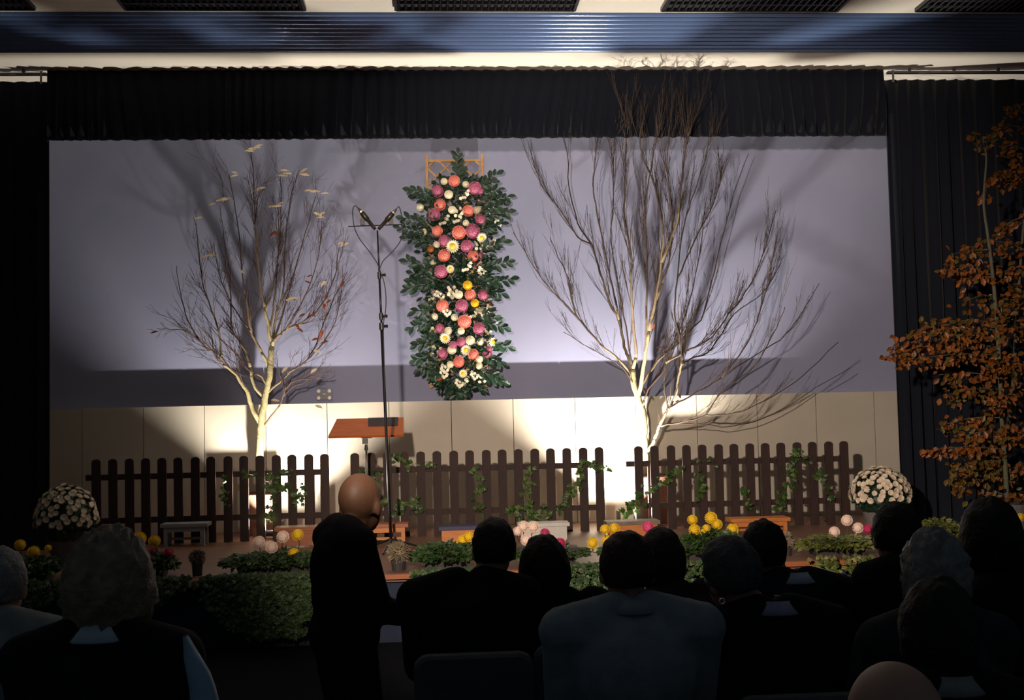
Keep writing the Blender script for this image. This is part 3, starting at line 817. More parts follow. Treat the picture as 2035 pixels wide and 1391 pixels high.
for _ in range(1700):
    py = R.uniform(355, 775)
    hw = 62 if 380 < py < 740 else 42
    px = 912 + R.uniform(-1, 1) * hw * R.uniform(0.85, 1.25)
    q = at(px, py, YA + 0.08 - R.uniform(0, 0.13))
    d = Vector(((px - 912) / 60 + R.uniform(-1, 1), R.uniform(-0.8, 0.1), R.uniform(-1, 0.7)))
    put(mb, LF, q, frame_rot(d, Vector((0, -1, 0.4)) + rv(0.5)), R.uniform(0.7, 1.15))
tag(mb.build('foliage', M['deepleaf'], fa), kind='stuff')

# ------------------------------------------------------------------ socket panel on the wall
p = at(645, 784, YU)
ob = thing('socket_panel', 'small dark wall panel with four pale round caps', 'socket panel', (p.x, YU - 0.03, p.z - 0.055))
MB().box((p.x, YU - 0.02, p.z), (0.165, 0.04, 0.115)).build('body', M['socketbox'], ob)
km = MB().tube([(0, 0, 0), (0, -0.022, 0)], [0.021, 0.019], 16).mesh('cap', M['knob'])
for sx in (-1, 1):
    for sz in (-1, 1): inst('cap', km, ob, (p.x + sx * 0.058, YU - 0.038, p.z + sz * 0.037))
MB().box((p.x, YU - 0.045, p.z + 0.004), (0.03, 0.012, 0.008)).build('lever', M['knob'], ob)

# ------------------------------------------------------------------ lectern
YL = 11.02
a = at(652, 865, YL); b = at(802, 865, YL); top = at(727, 833, YL + 0.16)
xc = (a.x + b.x) / 2; wl_ = b.x - a.x
le = thing('lectern', 'slim lectern with a slanted red-brown board on a chrome column', 'lectern', (xc, YL + 0.1, STZ))
z0 = (a.z + b.z) / 2
vs_ = [Vector((a.x, YL, z0)), Vector((b.x, YL, z0)), Vector((b.x - 0.005, YL + 0.30, z0 + 0.16)), Vector((a.x + 0.06, YL + 0.30, z0 + 0.16))]
th = Vector((0, 0.012, -0.022))
MB().add(vs_ + [v + th for v in vs_], [(0, 1, 2, 3), (7, 6, 5, 4), (0, 4, 5, 1), (1, 5, 6, 2), (2, 6, 7, 3), (3, 7, 4, 0)]).build('board', M['redwood'], le)
def onb(u, v, lift):
    pa = vs_[0].lerp(vs_[1], u); pb = vs_[3].lerp(vs_[2], u)
    return pa.lerp(pb, v) + Vector((0, -0.4, 0.8)).normalized() * lift
q = [onb(0.50, 0.50, 0.006), onb(0.92, 0.50, 0.006), onb(0.92, 0.99, 0.006), onb(0.47, 0.99, 0.006)]
tag(MB().add(q + [onb(0.50, 0.50, 0.0), onb(0.92, 0.50, 0.0), onb(0.92, 0.99, 0.0), onb(0.47, 0.99, 0.0)], [(0, 1, 2, 3), (7, 6, 5, 4), (0, 4, 5, 1), (1, 5, 6, 2), (2, 6, 7, 3), (3, 7, 4, 0)]).build('mat', M['sheet'], le), 'dark grey mat on the board')
jt = at(725, 877, YL + 0.05)
cx = at(728, 900, YL + 0.10).x
MB().box((jt.x, YL + 0.10, jt.z), (0.05, 0.09, 0.05)).tube([(cx, YL + 0.10, jt.z - 0.03), (cx, YL + 0.10, jt.z - 0.085)], [0.012, 0.020], 10).box((xc, YL + 0.12, z0 - 0.005), (0.10, 0.07, 0.05)).build('tilt_joint', M['black'], le)
MB().tube([(cx, YL + 0.10, STZ + 0.02), (cx, YL + 0.10, jt.z - 0.05)], 0.011, 12).build('column', M['chrome'], le, smooth=True)
MB().tube([(cx, YL + 0.10, STZ), (cx, YL + 0.10, STZ + 0.02), (cx, YL + 0.10, STZ + 0.03)], [0.14, 0.135, 0.03], 24).build('base_plate', M['blackmetal'], le)

# ------------------------------------------------------------------ microphone stand with two microphones
YM = 10.35
ft = at(778, 1094, YM); ft.z = STZ
hp = at(750, 458, YM)
ms = thing('microphone_stand', 'very tall thin black microphone stand beside the lectern', 'microphone stand', (ft.x, YM, STZ))
def on_pole(py):
    t = (py - 1094) / (458 - 1094)
    return ft.lerp(hp, t)
MB().tube([on_pole(1088), on_pole(650)], 0.0135, 10).build('lower_tube', M['blackmetal'], ms, smooth=True)
MB().tube([on_pole(655), on_pole(548)], 0.010, 10).build('middle_tube', M['blackmetal'], ms, smooth=True)
MB().tube([on_pole(552), on_pole(458)], 0.0075, 10).build('upper_tube', M['blackmetal'], ms, smooth=True)
for py, rr_ in ((650, 0.022), (630, 0.019), (548, 0.017)):
    c = on_pole(py); d = (hp - ft).normalized()
    MB().tube([c - d * 0.03, c + d * 0.03], rr_, 12).tube([c, c + Vector((0.055, -0.01, 0))], [0.010, 0.016], 8).build('clutch', M['black'], ms)
for a_ in (0.3, 2.4, 4.5):
    d = Vector((math.cos(a_), math.sin(a_), 0))
    MB().tube([on_pole(1070), ft + d * 0.30 + Vector((0, 0, 0.012))], [0.010, 0.009], 8).build('leg', M['blackmetal'], ms)
tb0, tb1 = at(690, 450, YM), at(801, 446, YM)
MB().tube([tb0, tb1], 0.005, 8).build('stereo_bar', M['blackmetal'], ms)
MB().ell(tb0, 0.009, nu=8, nv=6).ell(tb1, 0.009, nu=8, nv=6).build('bar_tip', M['knob'], ms)
for sx, e, s0, blk, lab in ((-1, (714, 416), (746, 456), (720, 441), 'pale-ringed black microphone pointing towards the tree with pale leaves'), (1, (786, 418), (752, 456), (777, 440), 'pale-ringed black microphone pointing towards the hanging flowers')):
    A, B = at(*s0, YM - 0.03), at(*e, YM - 0.06)
    mt = thing('microphone', lab, 'microphone', A, 'pair of crossed microphones')
    d = (B - A)
    MB().tube([A, A + d * 0.10, A + d * 0.45, A + d * 0.50, A + d * 0.82, A + d * 0.86], [0.013, 0.016, 0.017, 0.024, 0.024, 0.016], 12).build('body', M['micgrey'], mt, smooth=True)
    MB().tube([A + d * 0.86, A + d * 0.92], 0.019, 12).build('ring', M['brass'], mt)
    MB().tube([A + d * 0.92, A + d * 1.06], [0.013, 0.009], 10).build('plug', M['black'], mt)
    k = at(*blk, YM - 0.03)
    MB().box(k, (0.04, 0.035, 0.055)).box(k + Vector((0, 0, 0.03)), (0.02, 0.02, 0.05)).build('clip', M['black'], mt)
    if sx < 0: pth = [(714, 416), (705, 409), (701, 420), (704, 450), (715, 475), (738, 505), (752, 528), (756, 545)]
    else: pth = [(786, 418), (793, 411), (798, 428), (801, 450), (796, 478), (780, 500), (762, 518), (754, 535)]
    MB().tube(spline([at(x, y, YM - 0.05) for x, y in pth], 5), 0.0045, 6).build('cable', M['black'], mt, smooth=True)
MB().tube(spline([at(x, y, YM - 0.02) for x, y in ((754, 535), (763, 560), (767, 590), (766, 620), (762, 645), (763, 700), (767, 850), (775, 1060))], 5), 0.0045, 6).build('cable', M['black'], ms, smooth=True)

# ------------------------------------------------------------------ low benches on the stage
def bench(pl, pr, ptop, pbot, topm, legm, label, style='plank', depth=0.22):
    """pl..pr: pixel x range; ptop: pixel y of the top's front edge; pbot: where the front feet stand"""
    g = atz((pl + pr) / 2, pbot, STZ)
    Y = min(g.y, 11.25)
    a, b = at(pl, ptop, Y), at(pr, ptop, Y)
    x0, x1 = a.x, b.x; zt = (a.z + b.z) / 2
    h = zt - STZ
    t = thing('low_bench', label, 'bench', ((x0 + x1) / 2, Y + depth / 2, STZ), 'low benches along the fence')
    MB().box(((x0 + x1) / 2, Y + depth / 2, zt - 0.016), (x1 - x0, depth, 0.032)).build('seat', topm, t)
    w = 0.034
    for xx in (x0 + 0.03 + w / 2, x1 - 0.03 - w / 2):
        if style == 'box':
            MB().box((xx, Y + depth / 2, STZ + (h - 0.032) / 2), (0.025, depth - 0.03, h - 0.032)).build('side_panel', legm, t)
        else:
            for yy in (Y + 0.025, Y + depth - 0.025):
                MB().box((xx, yy, STZ + (h - 0.032) / 2), (w, w, h - 0.032)).build('leg', legm, t)
    if style == 'box':
        MB().box(((x0 + x1) / 2, Y + 0.022, zt - 0.032 - (h - 0.032) * 0.45), (x1 - x0 - 0.05, 0.02, (h - 0.032) * 0.9)).build('front_board', legm, t)
    else:
        for yy in (Y + 0.025, Y + depth - 0.025):
            MB().box(((x0 + x1) / 2, yy, zt - 0.055), (x1 - x0 - 0.10, 0.018, 0.045)).build('apron', legm, t)
        MB().box(((x0 + x1) / 2, Y + depth / 2, STZ + h * 0.3), (x1 - x0 - 0.1, 0.02, 0.025)).build('stretcher', legm, t)
    return t
bench(318, 412, 1041, 1086, M['greypaint'], M['greypaint'], 'small grey painted bench in the shade near the dark end of the fence')
bench(545, 637, 1048, 1088, M['brownbench'], M['brownbench'], 'low red-brown bench in front of the tree with pale leaves', 'box')
bench(712, 811, 1042, 1086, M['brownbench'], M['orange'], 'red-brown open-legged bench at the foot of the microphone stand')
bench(872, 985, 1046, 1085, M['bluepaint'], M['orange'], 'low bench with a dark blue top and an orange front', 'box')
bench(1030, 1132, 1040, 1076, M['whitepaint'], M['whitepaint'], 'white painted low bench with a boxed front', 'box')
bench(1206, 1312, 1036, 1074, M['greyscuff'], M['orange'], 'orange boxed bench with a grey weathered top at the fence gap', 'box')
bench(1453, 1571, 1030, 1064, M['orange'], M['orange'], 'plain orange wooden bench in front of the fence near the lit chrysanthemums')

# ------------------------------------------------------------------ ivy on the fences
IVM = MB().add(*ivy_pts(0.06)).mesh('leaf', M['ivy'])
def ivy(path, n, label, spread=9, sc=1.0):
    pts = [at(x, y, YF - 0.022) for x, y in path]
    t = thing('ivy_vine', label, 'ivy', pts[0] if pts[0].z < pts[-1].z else pts[-1], 'ivy trails on the fences')
    s = spline(pts, 6)
    s = [q + rv(0.008) for q in s]
    MB().tube(s, 0.003, 5).build('stem', M['ivystem'], t)
    for k in range(n):
        q = s[R.randrange(len(s))]
        q2 = q + Vector((R.gauss(0, 0.5) * spread * 0.005, -R.uniform(0.0, 0.04), R.gauss(0, 0.5) * spread * 0.005))
        d = Vector((R.uniform(-1, 1), R.uniform(-0.5, 0), R.uniform(-1, 0.5)))
        inst('leaf', IVM, t, q2, frame_rot(d, Vector((R.uniform(-0.6, 0.6), -1, R.uniform(0, 0.9)))).to_euler(), sc * R.uniform(0.6, 1.15))
ivy([(448, 1008), (447, 985), (450, 962), (446, 945)], 18, 'short upright ivy trail on one picket near the shaded grey bench', 8, 0.75)
ivy([(535, 1045), (538, 1000), (545, 975), (530, 955), (505, 945), (482, 940)], 26, 'ivy trail along the rail at the foot of the tree with pale leaves', 10, 0.85)
ivy([(545, 975), (560, 965), (575, 968), (590, 985), (605, 1008)], 26, 'bushy ivy trail beside the planter of the tree with pale leaves', 16)
ivy([(600, 1005), (602, 985), (590, 942), (560, 940), (532, 940)], 16, 'bright ivy trail on the top rail near the tree with pale leaves', 8, 0.8)
ivy([(762, 1000), (757, 975), (740, 958), (726, 945), (742, 925)], 30, 'ivy trail behind the lectern column and the microphone stand', 15)
ivy([(775, 911), (795, 910), (812, 922), (838, 920), (868, 917)], 22, 'ivy trail laid along picket tops just past the microphone stand', 8, 0.85)
ivy([(785, 1015), (795, 1000), (805, 1010)], 22, 'dark ivy clump low on the fence by the microphone stand', 14)
ivy([(840, 1012), (828, 1004), (820, 995)], 12, 'little ivy tuft low on the fence behind the blue-topped bench', 10)
ivy([(958, 1014), (946, 985), (957, 960), (938, 932)], 34, 'full upright ivy trail in mid fence behind the blue-topped bench', 9, 0.9)
ivy([(1012, 1008), (1035, 1012), (1060, 1022), (1088, 1020)], 40, 'thick ivy swag along the lower rail above the white bench', 14)
ivy([(1050, 1010), (1043, 980), (1050, 950), (1057, 928)], 28, 'upright ivy trail above the white bench', 9, 0.9)
ivy([(1108, 1020), (1118, 995), (1132, 978), (1145, 960), (1148, 935)], 36, 'ivy trail climbing near the fence gap', 12)
ivy([(1148, 935), (1165, 915), (1180, 925), (1195, 930), (1212, 932)], 22, 'ivy trail reaching past the last picket into the fence gap', 8, 0.9)
ivy([(1240, 1022), (1252, 1008), (1275, 985), (1300, 968), (1330, 950), (1352, 928)], 60, 'dense slanting ivy trail over the planter of the many-stemmed tree', 13)
ivy([(1388, 985), (1395, 965), (1392, 940)], 24, 'narrow ivy trail on a picket near the many-stemmed tree', 8, 0.9)
ivy([(1486, 1005), (1480, 985), (1476, 972)], 16, 'ivy tuft low on the fence above the plain orange bench', 9, 0.9)
ivy([(1546, 1012), (1560, 985), (1566, 955), (1574, 920), (1580, 892)], 46, 'tall ivy trail climbing a picket near the lit chrysanthemums', 11)
ivy([(1650, 990), (1640, 960), (1615, 925), (1590, 900)], 26, 'ivy trail leaning over the last pickets near the lit chrysanthemums', 12)
ivy([(1425, 918), (1400, 915), (1370, 918)], 10, 'small ivy trail on the top rail near the many-stemmed tree', 6, 0.7)

# ------------------------------------------------------------------ potted plants along the stage front
STEMM = M['ivystem']
IV = ivy_pts(0.042); LV = leaf_pts(0.055, 0.028)
def planter(label, x0, x1, ytop, yhang, blooms, Y=9.20, m='mound', dens=420, hang=None, box=True):
    """foliage mound over a planter box at the stage edge, with balls of flowers on stems"""
    a, b = at(x0, ytop, Y), at(x1, ytop, Y)
    xc = (a.x + b.x) / 2; hw = (b.x - a.x) / 2; zt = (a.z + b.z) / 2
    t = thing('flowering_planter', label, 'potted plant', (xc, Y, STZ), 'flowering plants along the stage front')
    MB().box((xc, Y, STZ + 0.065), (hw * 1.5, 0.20, 0.13), taper=0.85).build('planter_box', M['planter'], t)
    mb = MB()
    ztop_ = max(zt, STZ + 0.12)
    for _ in range(int(dens * 1.9)):
        a_ = R.uniform(0, 2 * math.pi); e = math.asin(R.uniform(-0.15, 1.0)); k = R.uniform(0.75, 1.0)
        q = Vector((xc + hw * k * math.cos(e) * math.cos(a_), Y + 0.20 * k * math.cos(e) * math.sin(a_), STZ + 0.08 + (ztop_ - STZ - 0.08) * k * math.sin(e)))
        if q.z < STZ + 0.02: q.z = STZ + 0.02
        d = Vector((math.cos(a_), math.sin(a_) - 0.3, R.uniform(-0.8, 0.5))) + rv(0.5)
        put(mb, IV if R.random() < 0.6 else LV, q, frame_rot(d, Vector((0, -0.8, 0.7)) + rv(0.5)), R.uniform(0.7, 1.25))
    tag(mb.build('foliage', M[m], t), kind='stuff')
    if hang:
        for hx, hw2, hy in hang:
            mb = MB()
            top_ = at(hx, 1128, 8.84); bot = at(hx, hy, 8.80)
            n = int((hy - 1110) * hw2 / 22)
            for _ in range(n):
                u = R.random() ** 1.15
                w = hw2 * 0.0044 * (1 - 0.75 * u) * R.uniform(0.6, 1.25)
                q = Vector((lerp(top_.x, bot.x, u) + R.uniform(-w, w), 8.82 - R.uniform(0, 0.05), lerp(STZ + 0.05, max(bot.z, 0.04), u)))
                put(mb, IV, q, frame_rot(Vector((R.uniform(-1, 1), -0.4, R.uniform(-1, -0.1))), Vector((0, -1, 0.5)) + rv(0.4)), R.uniform(0.7, 1.3))
            tag(mb.build('hanging_foliage', M[m], t), kind='stuff')
    for px, py, d, k in blooms:
        yy = Y + R.uniform(-0.05, 0.08)
        q = at(px, py, yy)
        r = d * yy / F / 2
        lean = Vector((R.uniform(-0.5, 0.5), R.uniform(-0.9, -0.1), 1)).to_track_quat('Z', 'Y').to_euler()
        inst('blossom', PM[k], t, q, lean, (r, r, r * 0.94))
        MB().tube(spline([q + Vector((0, 0.01, -r * 0.7)), q + Vector((R.uniform(-0.02, 0.02), 0.02, -0.08)), Vector((lerp(q.x, xc, 0.25), Y, STZ + 0.1))], 3), 0.004, 5).build('stem', STEMM, t)
    return t
Yl, Wh, Mg, Pk = 'yellow', 'pinkwhite', 'magenta', 'pink'
planter('shaded planter with yellow ball flowers beside the grey-haired person in pale clothes', 15, 118, 1105, 1200, [(40, 1083, 22, Yl), (67, 1097, 25, Yl), (96, 1089, 14, Yl), (67, 1135, 20, Yl)], hang=[(60, 90, 1200)], dens=300)
planter('shaded planter with yellow and dark magenta flowers behind the curly-haired person', 225, 350, 1098, 1200, [(240, 1079, 24, Yl), (277, 1070, 27, Yl), (307, 1075, 24, Yl), (280, 1098, 17, Mg), (303, 1099, 20, Mg), (335, 1099, 20, Mg)], hang=[(300, 70, 1200)], dens=420)
planter('wide shaded planter with three blush white and three yellow ball flowers', 440, 648, 1098, 1262, [(515, 1077, 24, Wh), (540, 1088, 24, Wh), (562, 1067, 25, Wh), (592, 1063, 24, Yl), (584, 1100, 22, Yl), (631, 1077, 20, Yl)], hang=[(485, 80, 1250), (545, 150, 1265), (615, 90, 1225)], dens=620)
planter('leafy planter with yellow flowers in front of the blue-topped bench', 818, 955, 1078, 1140, [(920, 1074, 22, Yl), (932, 1067, 22, Yl), (908, 1083, 12, Yl)], dens=460, hang=[(842, 26, 1215), (900, 70, 1165)])
planter('planter with blush white and magenta flowers in front of the white bench', 1010, 1168, 1092, 1200, [(1040, 1046, 23, Wh), (1060, 1047, 24, Wh), (1029, 1056, 20, Wh), (1046, 1073, 24, Wh), (1083, 1060, 21, Mg), (1113, 1080, 23, Mg)], hang=[(1152, 80, 1210)], dens=520)
planter('planter with yellow and pink flowers in front of the grey-topped bench', 1192, 1322, 1084, 1180, [(1178, 1079, 23, Yl), (1202, 1052, 20, Yl), (1221, 1050, 22, Yl), (1205, 1074, 22, Yl), (1288, 1048, 26, Pk), (1318, 1058, 20, Pk)], dens=400)
planter('planter crowded with yellow ball flowers in front of the plain orange bench', 1340, 1475, 1052, 1120, [(1376, 1033, 21, Yl), (1380, 1053, 23, Yl), (1413, 1029, 25, Yl), (1425, 1042, 22, Yl), (1404, 1050, 17, Yl), (1397, 1061, 20, Yl), (1456, 1052, 24, Yl), (1449, 1064, 15, Yl)], dens=560, hang=[(1380, 60, 1195)])
planter('yellowing planter with blush white flowers near the lit chrysanthemum bush', 1588, 1735, 1066, 1130, [(1658, 1057, 22, Wh), (1683, 1034, 23, Wh), (1705, 1049, 22, Wh), (1725, 1052, 22, Mg)], m='mound2', dens=560, hang=[(1640, 40, 1165), (1700, 30, 1150)])
planter('yellow-green leafy planter without flowers beneath the orange-leaved tree', 1820, 1910, 1030, 1080, [], Y=9.3, m='mound2', dens=420)
planter('leafy planter with one yellow flower beside the trunk of the orange-leaved tree', 2005, 2110, 1052, 1130, [(2028, 1028, 18, Yl), (2060, 1040, 18, Yl)], dens=360, hang=[(2025, 40, 1140)])

# dry heather cushions
def heather(px, py, rpx, Y, label):
    c = at(px, py, Y); r = rpx * Y / F
    c.z = max(c.z, STZ + r * 0.75 + 0.06)
    t = thing('heather_plant', label, 'potted plant', (c.x, Y, STZ), 'dry heather cushions')
    MB().tube([(c.x, Y, STZ), (c.x, Y, STZ + 0.10)], [r * 0.5, r * 0.6], 14).build('pot', M['planter'], t)
    mb = MB().ell((c.x, Y, c.z), (r * 0.7, r * 0.6, r * 0.6))
    for _ in range(420):
        d = Vector((R.gauss(0, 1), R.gauss(0, 1), R.gauss(0, 1))).normalized()
        q = Vector((c.x + d.x * r * 0.6, Y + d.y * r * 0.6, c.z + d.z * r * 0.6))
        mb.tube([q, q + d * r * R.uniform(0.2, 0.42)], [0.006, 0.002], 3)
    tag(mb.build('foliage', M['heather'], t), kind='stuff')
heather(792, 1112, 26, 9.1, 'round dry brownish heather cushion beside the leafy planter with yellow flowers')
heather(1562, 1075, 20, 9.25, 'round dry brownish heather cushion beside the yellowing planter')
heather(392, 1108, 18, 9.15, 'round dry heather cushion in the shade beside the planter with dark magenta flowers')

# white chrysanthemum bushes
def chrys(px, py, wpx, hpx, Y, label, nb=150):
    c = at(px, py, Y); rx = wpx * Y / F / 2; rz = hpx * Y / F
    t = thing('chrysanthemum_bush', label, 'potted plant', (c.x, Y, STZ), 'white chrysanthemum bushes')
    zb_ = c.z
    MB().tube([(c.x, Y, STZ), (c.x, Y, STZ + 0.02), (c.x, Y, zb_ - 0.14), (c.x, Y, zb_ - 0.10), (c.x, Y, zb_ - 0.10)], [0.11, 0.115, 0.165, 0.175, 0.12], 20).build('pot', M['potgrey'], t, smooth=False)
    mb = MB().ell((c.x, Y, zb_ - 0.02), (rx * 0.8, rx * 0.8, rz * 0.8))
    for _ in range(420):
        a_ = R.uniform(0, 2 * math.pi); e = math.asin(R.uniform(-0.55, 1.0))
        d = Vector((math.cos(e) * math.cos(a_), math.cos(e) * math.sin(a_), math.sin(e)))
        q = Vector((c.x + d.x * rx * 0.85, Y + d.y * rx * 0.85, zb_ + d.z * rz * (0.85 if d.z > 0 else 0.55)))
        put(mb, LV, q, frame_rot(d + rv(0.7), Vector((0, -0.6, 0.8)) + rv(0.5)), R.uniform(0.7, 1.1))
    tag(mb.build('foliage', M['deepleaf'], t), kind='stuff')
    me = daisy_mesh('blossom', M['mum'], 12, 2)
    ga = math.pi * (3 - math.sqrt(5))
    for i in range(nb):
        z = 1 - (i + 0.5) / nb * 1.12
        r_ = math.sqrt(1 - z * z); a_ = ga * i + R.uniform(-0.12, 0.12)
        d = Vector((r_ * math.cos(a_), r_ * math.sin(a_), z + R.uniform(-0.03, 0.03)))
        q = Vector((c.x + d.x * rx, Y + d.y * rx, zb_ + d.z * rz)) + rv(0.008)
        inst('blossom', me, t, q, (d + rv(0.25)).to_track_quat('Z', 'Y').to_euler(), R.uniform(0.027, 0.036))
chrys(1750, 985, 118, 56, 10.35, 'brightly lit round bush of white chrysanthemums in a grey pot', 170)
chrys(132, 1035, 112, 68, 10.35, 'shaded round bush of white chrysanthemums at the dark curtain', 150)

# ------------------------------------------------------------------ tree with orange autumn leaves
YO = 9.95
p = at(2003, 1000, YO)
ot = thing('autumn_tree', 'slender tree with orange and olive autumn leaves before the black curtain', 'tree', (p.x, YO, STZ))
MB().tube([(p.x, YO, STZ), (p.x, YO, STZ + 0.02), (p.x, YO, STZ + 0.26), (p.x, YO, STZ + 0.30)], [0.12, 0.13, 0.17, 0.18], 20).build('pot', M['potgrey'], ot)
stem_px = [(2003, 1060), (1999, 950), (1992, 850), (1986, 720), (1978, 600), (1970, 520), (1962, 460), (1955, 405), (1958, 350), (1960, 310), (1953, 270)]
st = spline([at(x, y, lerp(YO, YO - 0.15, i / 10)) for i, (x, y) in enumerate(stem_px)], 4)
st[0].z = STZ + 0.2
MB().tube(st, [lerp(0.024, 0.006, i / (len(st) - 1)) for i in range(len(st))], 9).build('trunk', M['greybark'], ot, smooth=True)
st2 = spline([at(x, y, YO + 0.1) for x, y in ((1995, 900), (2012, 780), (2020, 640), (2030, 500), (2040, 380), (2050, 230), (2060, 140))], 4)
MB().tube(st2, [lerp(0.020, 0.006, i / (len(st2) - 1)) for i in range(len(st2))], 8).build('branch', M['greybark'], ot, smooth=True)
# sprays: start -> end (pixels), leaf count, leaf spread, share of green
SPRAY = [((2035, 225), (1992, 212), 12, 10, .3), ((1957, 290), (1938, 268), 10, 8, .7), ((1957, 300), (1975, 262), 9, 8, .6), ((2045, 260), (1980, 252), 20, 14, .3), ((2050, 300), (1995, 300), 22, 16, .3),
         ((2045, 330), (1965, 362), 34, 10, .1), ((1960, 395), (1952, 384), 5, 5, .1), ((2045, 355), (1990, 365), 18, 10, .1), ((2045, 430), (1985, 458), 18, 9, .15), ((1965, 480), (1940, 490), 8, 9, .2),
         ((1968, 500), (1885, 508), 20, 14, .2), ((1972, 530), (1868, 540), 40, 12, .05), ((1975, 545), (1900, 560), 22, 12, .15), ((2040, 500), (1975, 480), 26, 16, .25), ((2040, 540), (1980, 545), 24, 16, .2),
         ((1982, 590), (1915, 600), 14, 12, .4), ((2040, 600), (1985, 610), 24, 16, .6), ((1985, 640), (1830, 648), 46, 13, .4), ((1990, 668), (1800, 665), 60, 14, .3), ((1990, 690), (1770, 690), 64, 12, .08),
         ((1990, 705), (1790, 718), 56, 11, .08), ((1780, 712), (1762, 712), 5, 6, .0), ((2045, 660), (1985, 650), 36, 20, .25), ((2045, 720), (1960, 730), 46, 20, .2), ((1992, 750), (1865, 745), 24, 12, .2), ((1995, 775), (1880, 785), 40, 14, .5),
         ((2045, 780), (1970, 800), 46, 20, .2), ((1995, 830), (1870, 845), 36, 13, .5), ((1998, 860), (1905, 870), 34, 14, .3), ((1998, 893), (1832, 897), 44, 7, .02), ((2045, 860), (1985, 870), 36, 18, .2), ((1998, 915), (1895, 935), 44, 18, .7),
         ((2000, 935), (1885, 965), 40, 18, .75), ((2045, 930), (1985, 945), 32, 18, .3), ((2045, 620), (2000, 560), 20, 20, .3), ((2002, 985), (1955, 985), 10, 6, .1), ((2048, 980), (2010, 990), 12, 10, .2)]
AL = {k: MB().add(*leaf_pts(0.062, 0.040, 0.15)).mesh('leaf', M[k]) for k in ('autumn', 'autumngreen')}
allv = []
for (a, b, n, spd, g) in SPRAY:
    y0 = YO + R.uniform(-0.05, 0.1); y1 = YO + R.uniform(-0.45, 0.15)
    A, B = at(*a, y0), at(*b, y1)
    tw = spline([A, A.lerp(B, 0.5) + Vector((0, 0, 0.03)), B], 4)
    MB().tube(tw, [lerp(0.006, 0.0025, i / (len(tw) - 1)) for i in range(len(tw))], 5).build('twig', M['greybark'], ot)
    for _ in range(int(n * 2.1)):
        u = R.random() ** 0.8
        q = A.lerp(B, u) + Vector((R.gauss(0, 0.5) * 0.04, R.gauss(0, 0.5) * 0.12, R.gauss(0, 0.5) * spd * 0.0062))
        d = (B - A).normalized() * 0.5 + Vector((R.uniform(-0.8, 0.8), R.uniform(-0.8, 0.3), R.uniform(-0.9, 0.15)))
        allv.append((q, d, 'autumngreen' if R.random() < g else 'autumn', R.uniform(0.7, 1.2)))
allv.sort(key=lambda t: t[0].y / t[3])
stuffs = {'autumn': MB(), 'autumngreen': MB()}
for i, (q, d, k, sc) in enumerate(allv):
    rot = frame_rot(d, Vector((R.uniform(-0.5, 0.5), -0.9, R.uniform(0, 0.8))))
    if i < 290: inst('leaf', AL[k], ot, q, rot.to_euler(), sc)
    else: put(stuffs[k], leaf_pts(0.062, 0.040, 0.15), q, rot, sc)
for k, mb in stuffs.items():
    if mb.v: tag(mb.build('foliage', M[k], ot), kind='stuff')

# ------------------------------------------------------------------ audience
CH = {}
def rounded_slab(w, d, h, r=0.05, n=4):
    """slab in x-z with rounded corners, thickness d"""
    prof = []
    for cx_, cz_, a0 in ((w / 2 - r, r, -90), (w / 2 - r, h - r, 0), (-w / 2 + r, h - r, 90), (-w / 2 + r, r, 180)):
        for k in range(n + 1):
            a = math.radians(a0 + 90 * k / n)
            prof.append((cx_ + r * math.cos(a), cz_ + r * math.sin(a)))
    m = len(prof)
    vs_ = []
    for y, ins in ((-d / 2, 0.010), (-d / 2 + 0.010, 0), (d / 2 - 0.010, 0), (d / 2, 0.010)):
        for x, z in prof:
            sx = 1 - 2 * ins / w; sz = 1 - 2 * ins / h
            vs_.append(Vector((x * sx, y, (z - h / 2) * sz + h / 2)))
    fs_ = [tuple(range(m)), tuple(reversed(range(3 * m, 4 * m)))]
    for q in range(3):
        fs_ += [(q * m + i, (q + 1) * m + i, (q + 1) * m + (i + 1) % m, q * m + (i + 1) % m) for i in range(m)]
    return vs_, fs_
def chair_meshes():
    vs_, fs_ = rounded_slab(0.42, 0.05, 0.36, 0.05)
    CH['backrest'] = MB().add(vs_, fs_).mesh('backrest', M['chair'], smooth=False)
    vs_, fs_ = rounded_slab(0.44, 0.06, 0.42, 0.05)
    CH['seat'] = MB().add([Vector((v.x, v.z - 0.21, v.y)) for v in vs_], [tuple(reversed(f)) for f in fs_]).mesh('seat', M['chair'])
    CH['leg'] = MB().tube([(0, 0, 0), (0, 0, 0.42)], 0.012, 8).mesh('leg', M['blackmetal'])
    CH['rear'] = MB().tube([(0, 0, 0), (0, 0.0, 0.44), (0, -0.05, 0.86)], 0.012, 8).mesh('leg', M['blackmetal'])
chair_meshes()
def chair(x, y, label, dz=0.0):
    t = thing('hall_chair', label, 'chair', (x, y, 0), 'grey upholstered hall chairs')
    inst('seat', CH['seat'], t, (x, y, 0.44))
    inst('backrest', CH['backrest'], t, (x, y - 0.235, 0.53 + dz), (math.radians(6), 0, 0))
    for sx in (-1, 1):
        inst('leg', CH['leg'], t, (x + sx * 0.18, y + 0.17, 0))
        inst('leg', CH['rear'], t, (x + sx * 0.18, y - 0.17, 0))
    return t

REM = []   # (object, voxel) remeshed in one go
def rem(mb, name, m, parent, vox, sm=3):
    o = mb.build(name, m, parent, smooth=True)
    md = o.modifiers.new('r', 'REMESH'); md.mode = 'VOXEL'; md.voxel_size = vox; md.use_smooth_shade = True
    s = o.modifiers.new('s', 'SMOOTH'); s.iterations = sm; s.factor = 0.5
    REM.append(o)
    return o

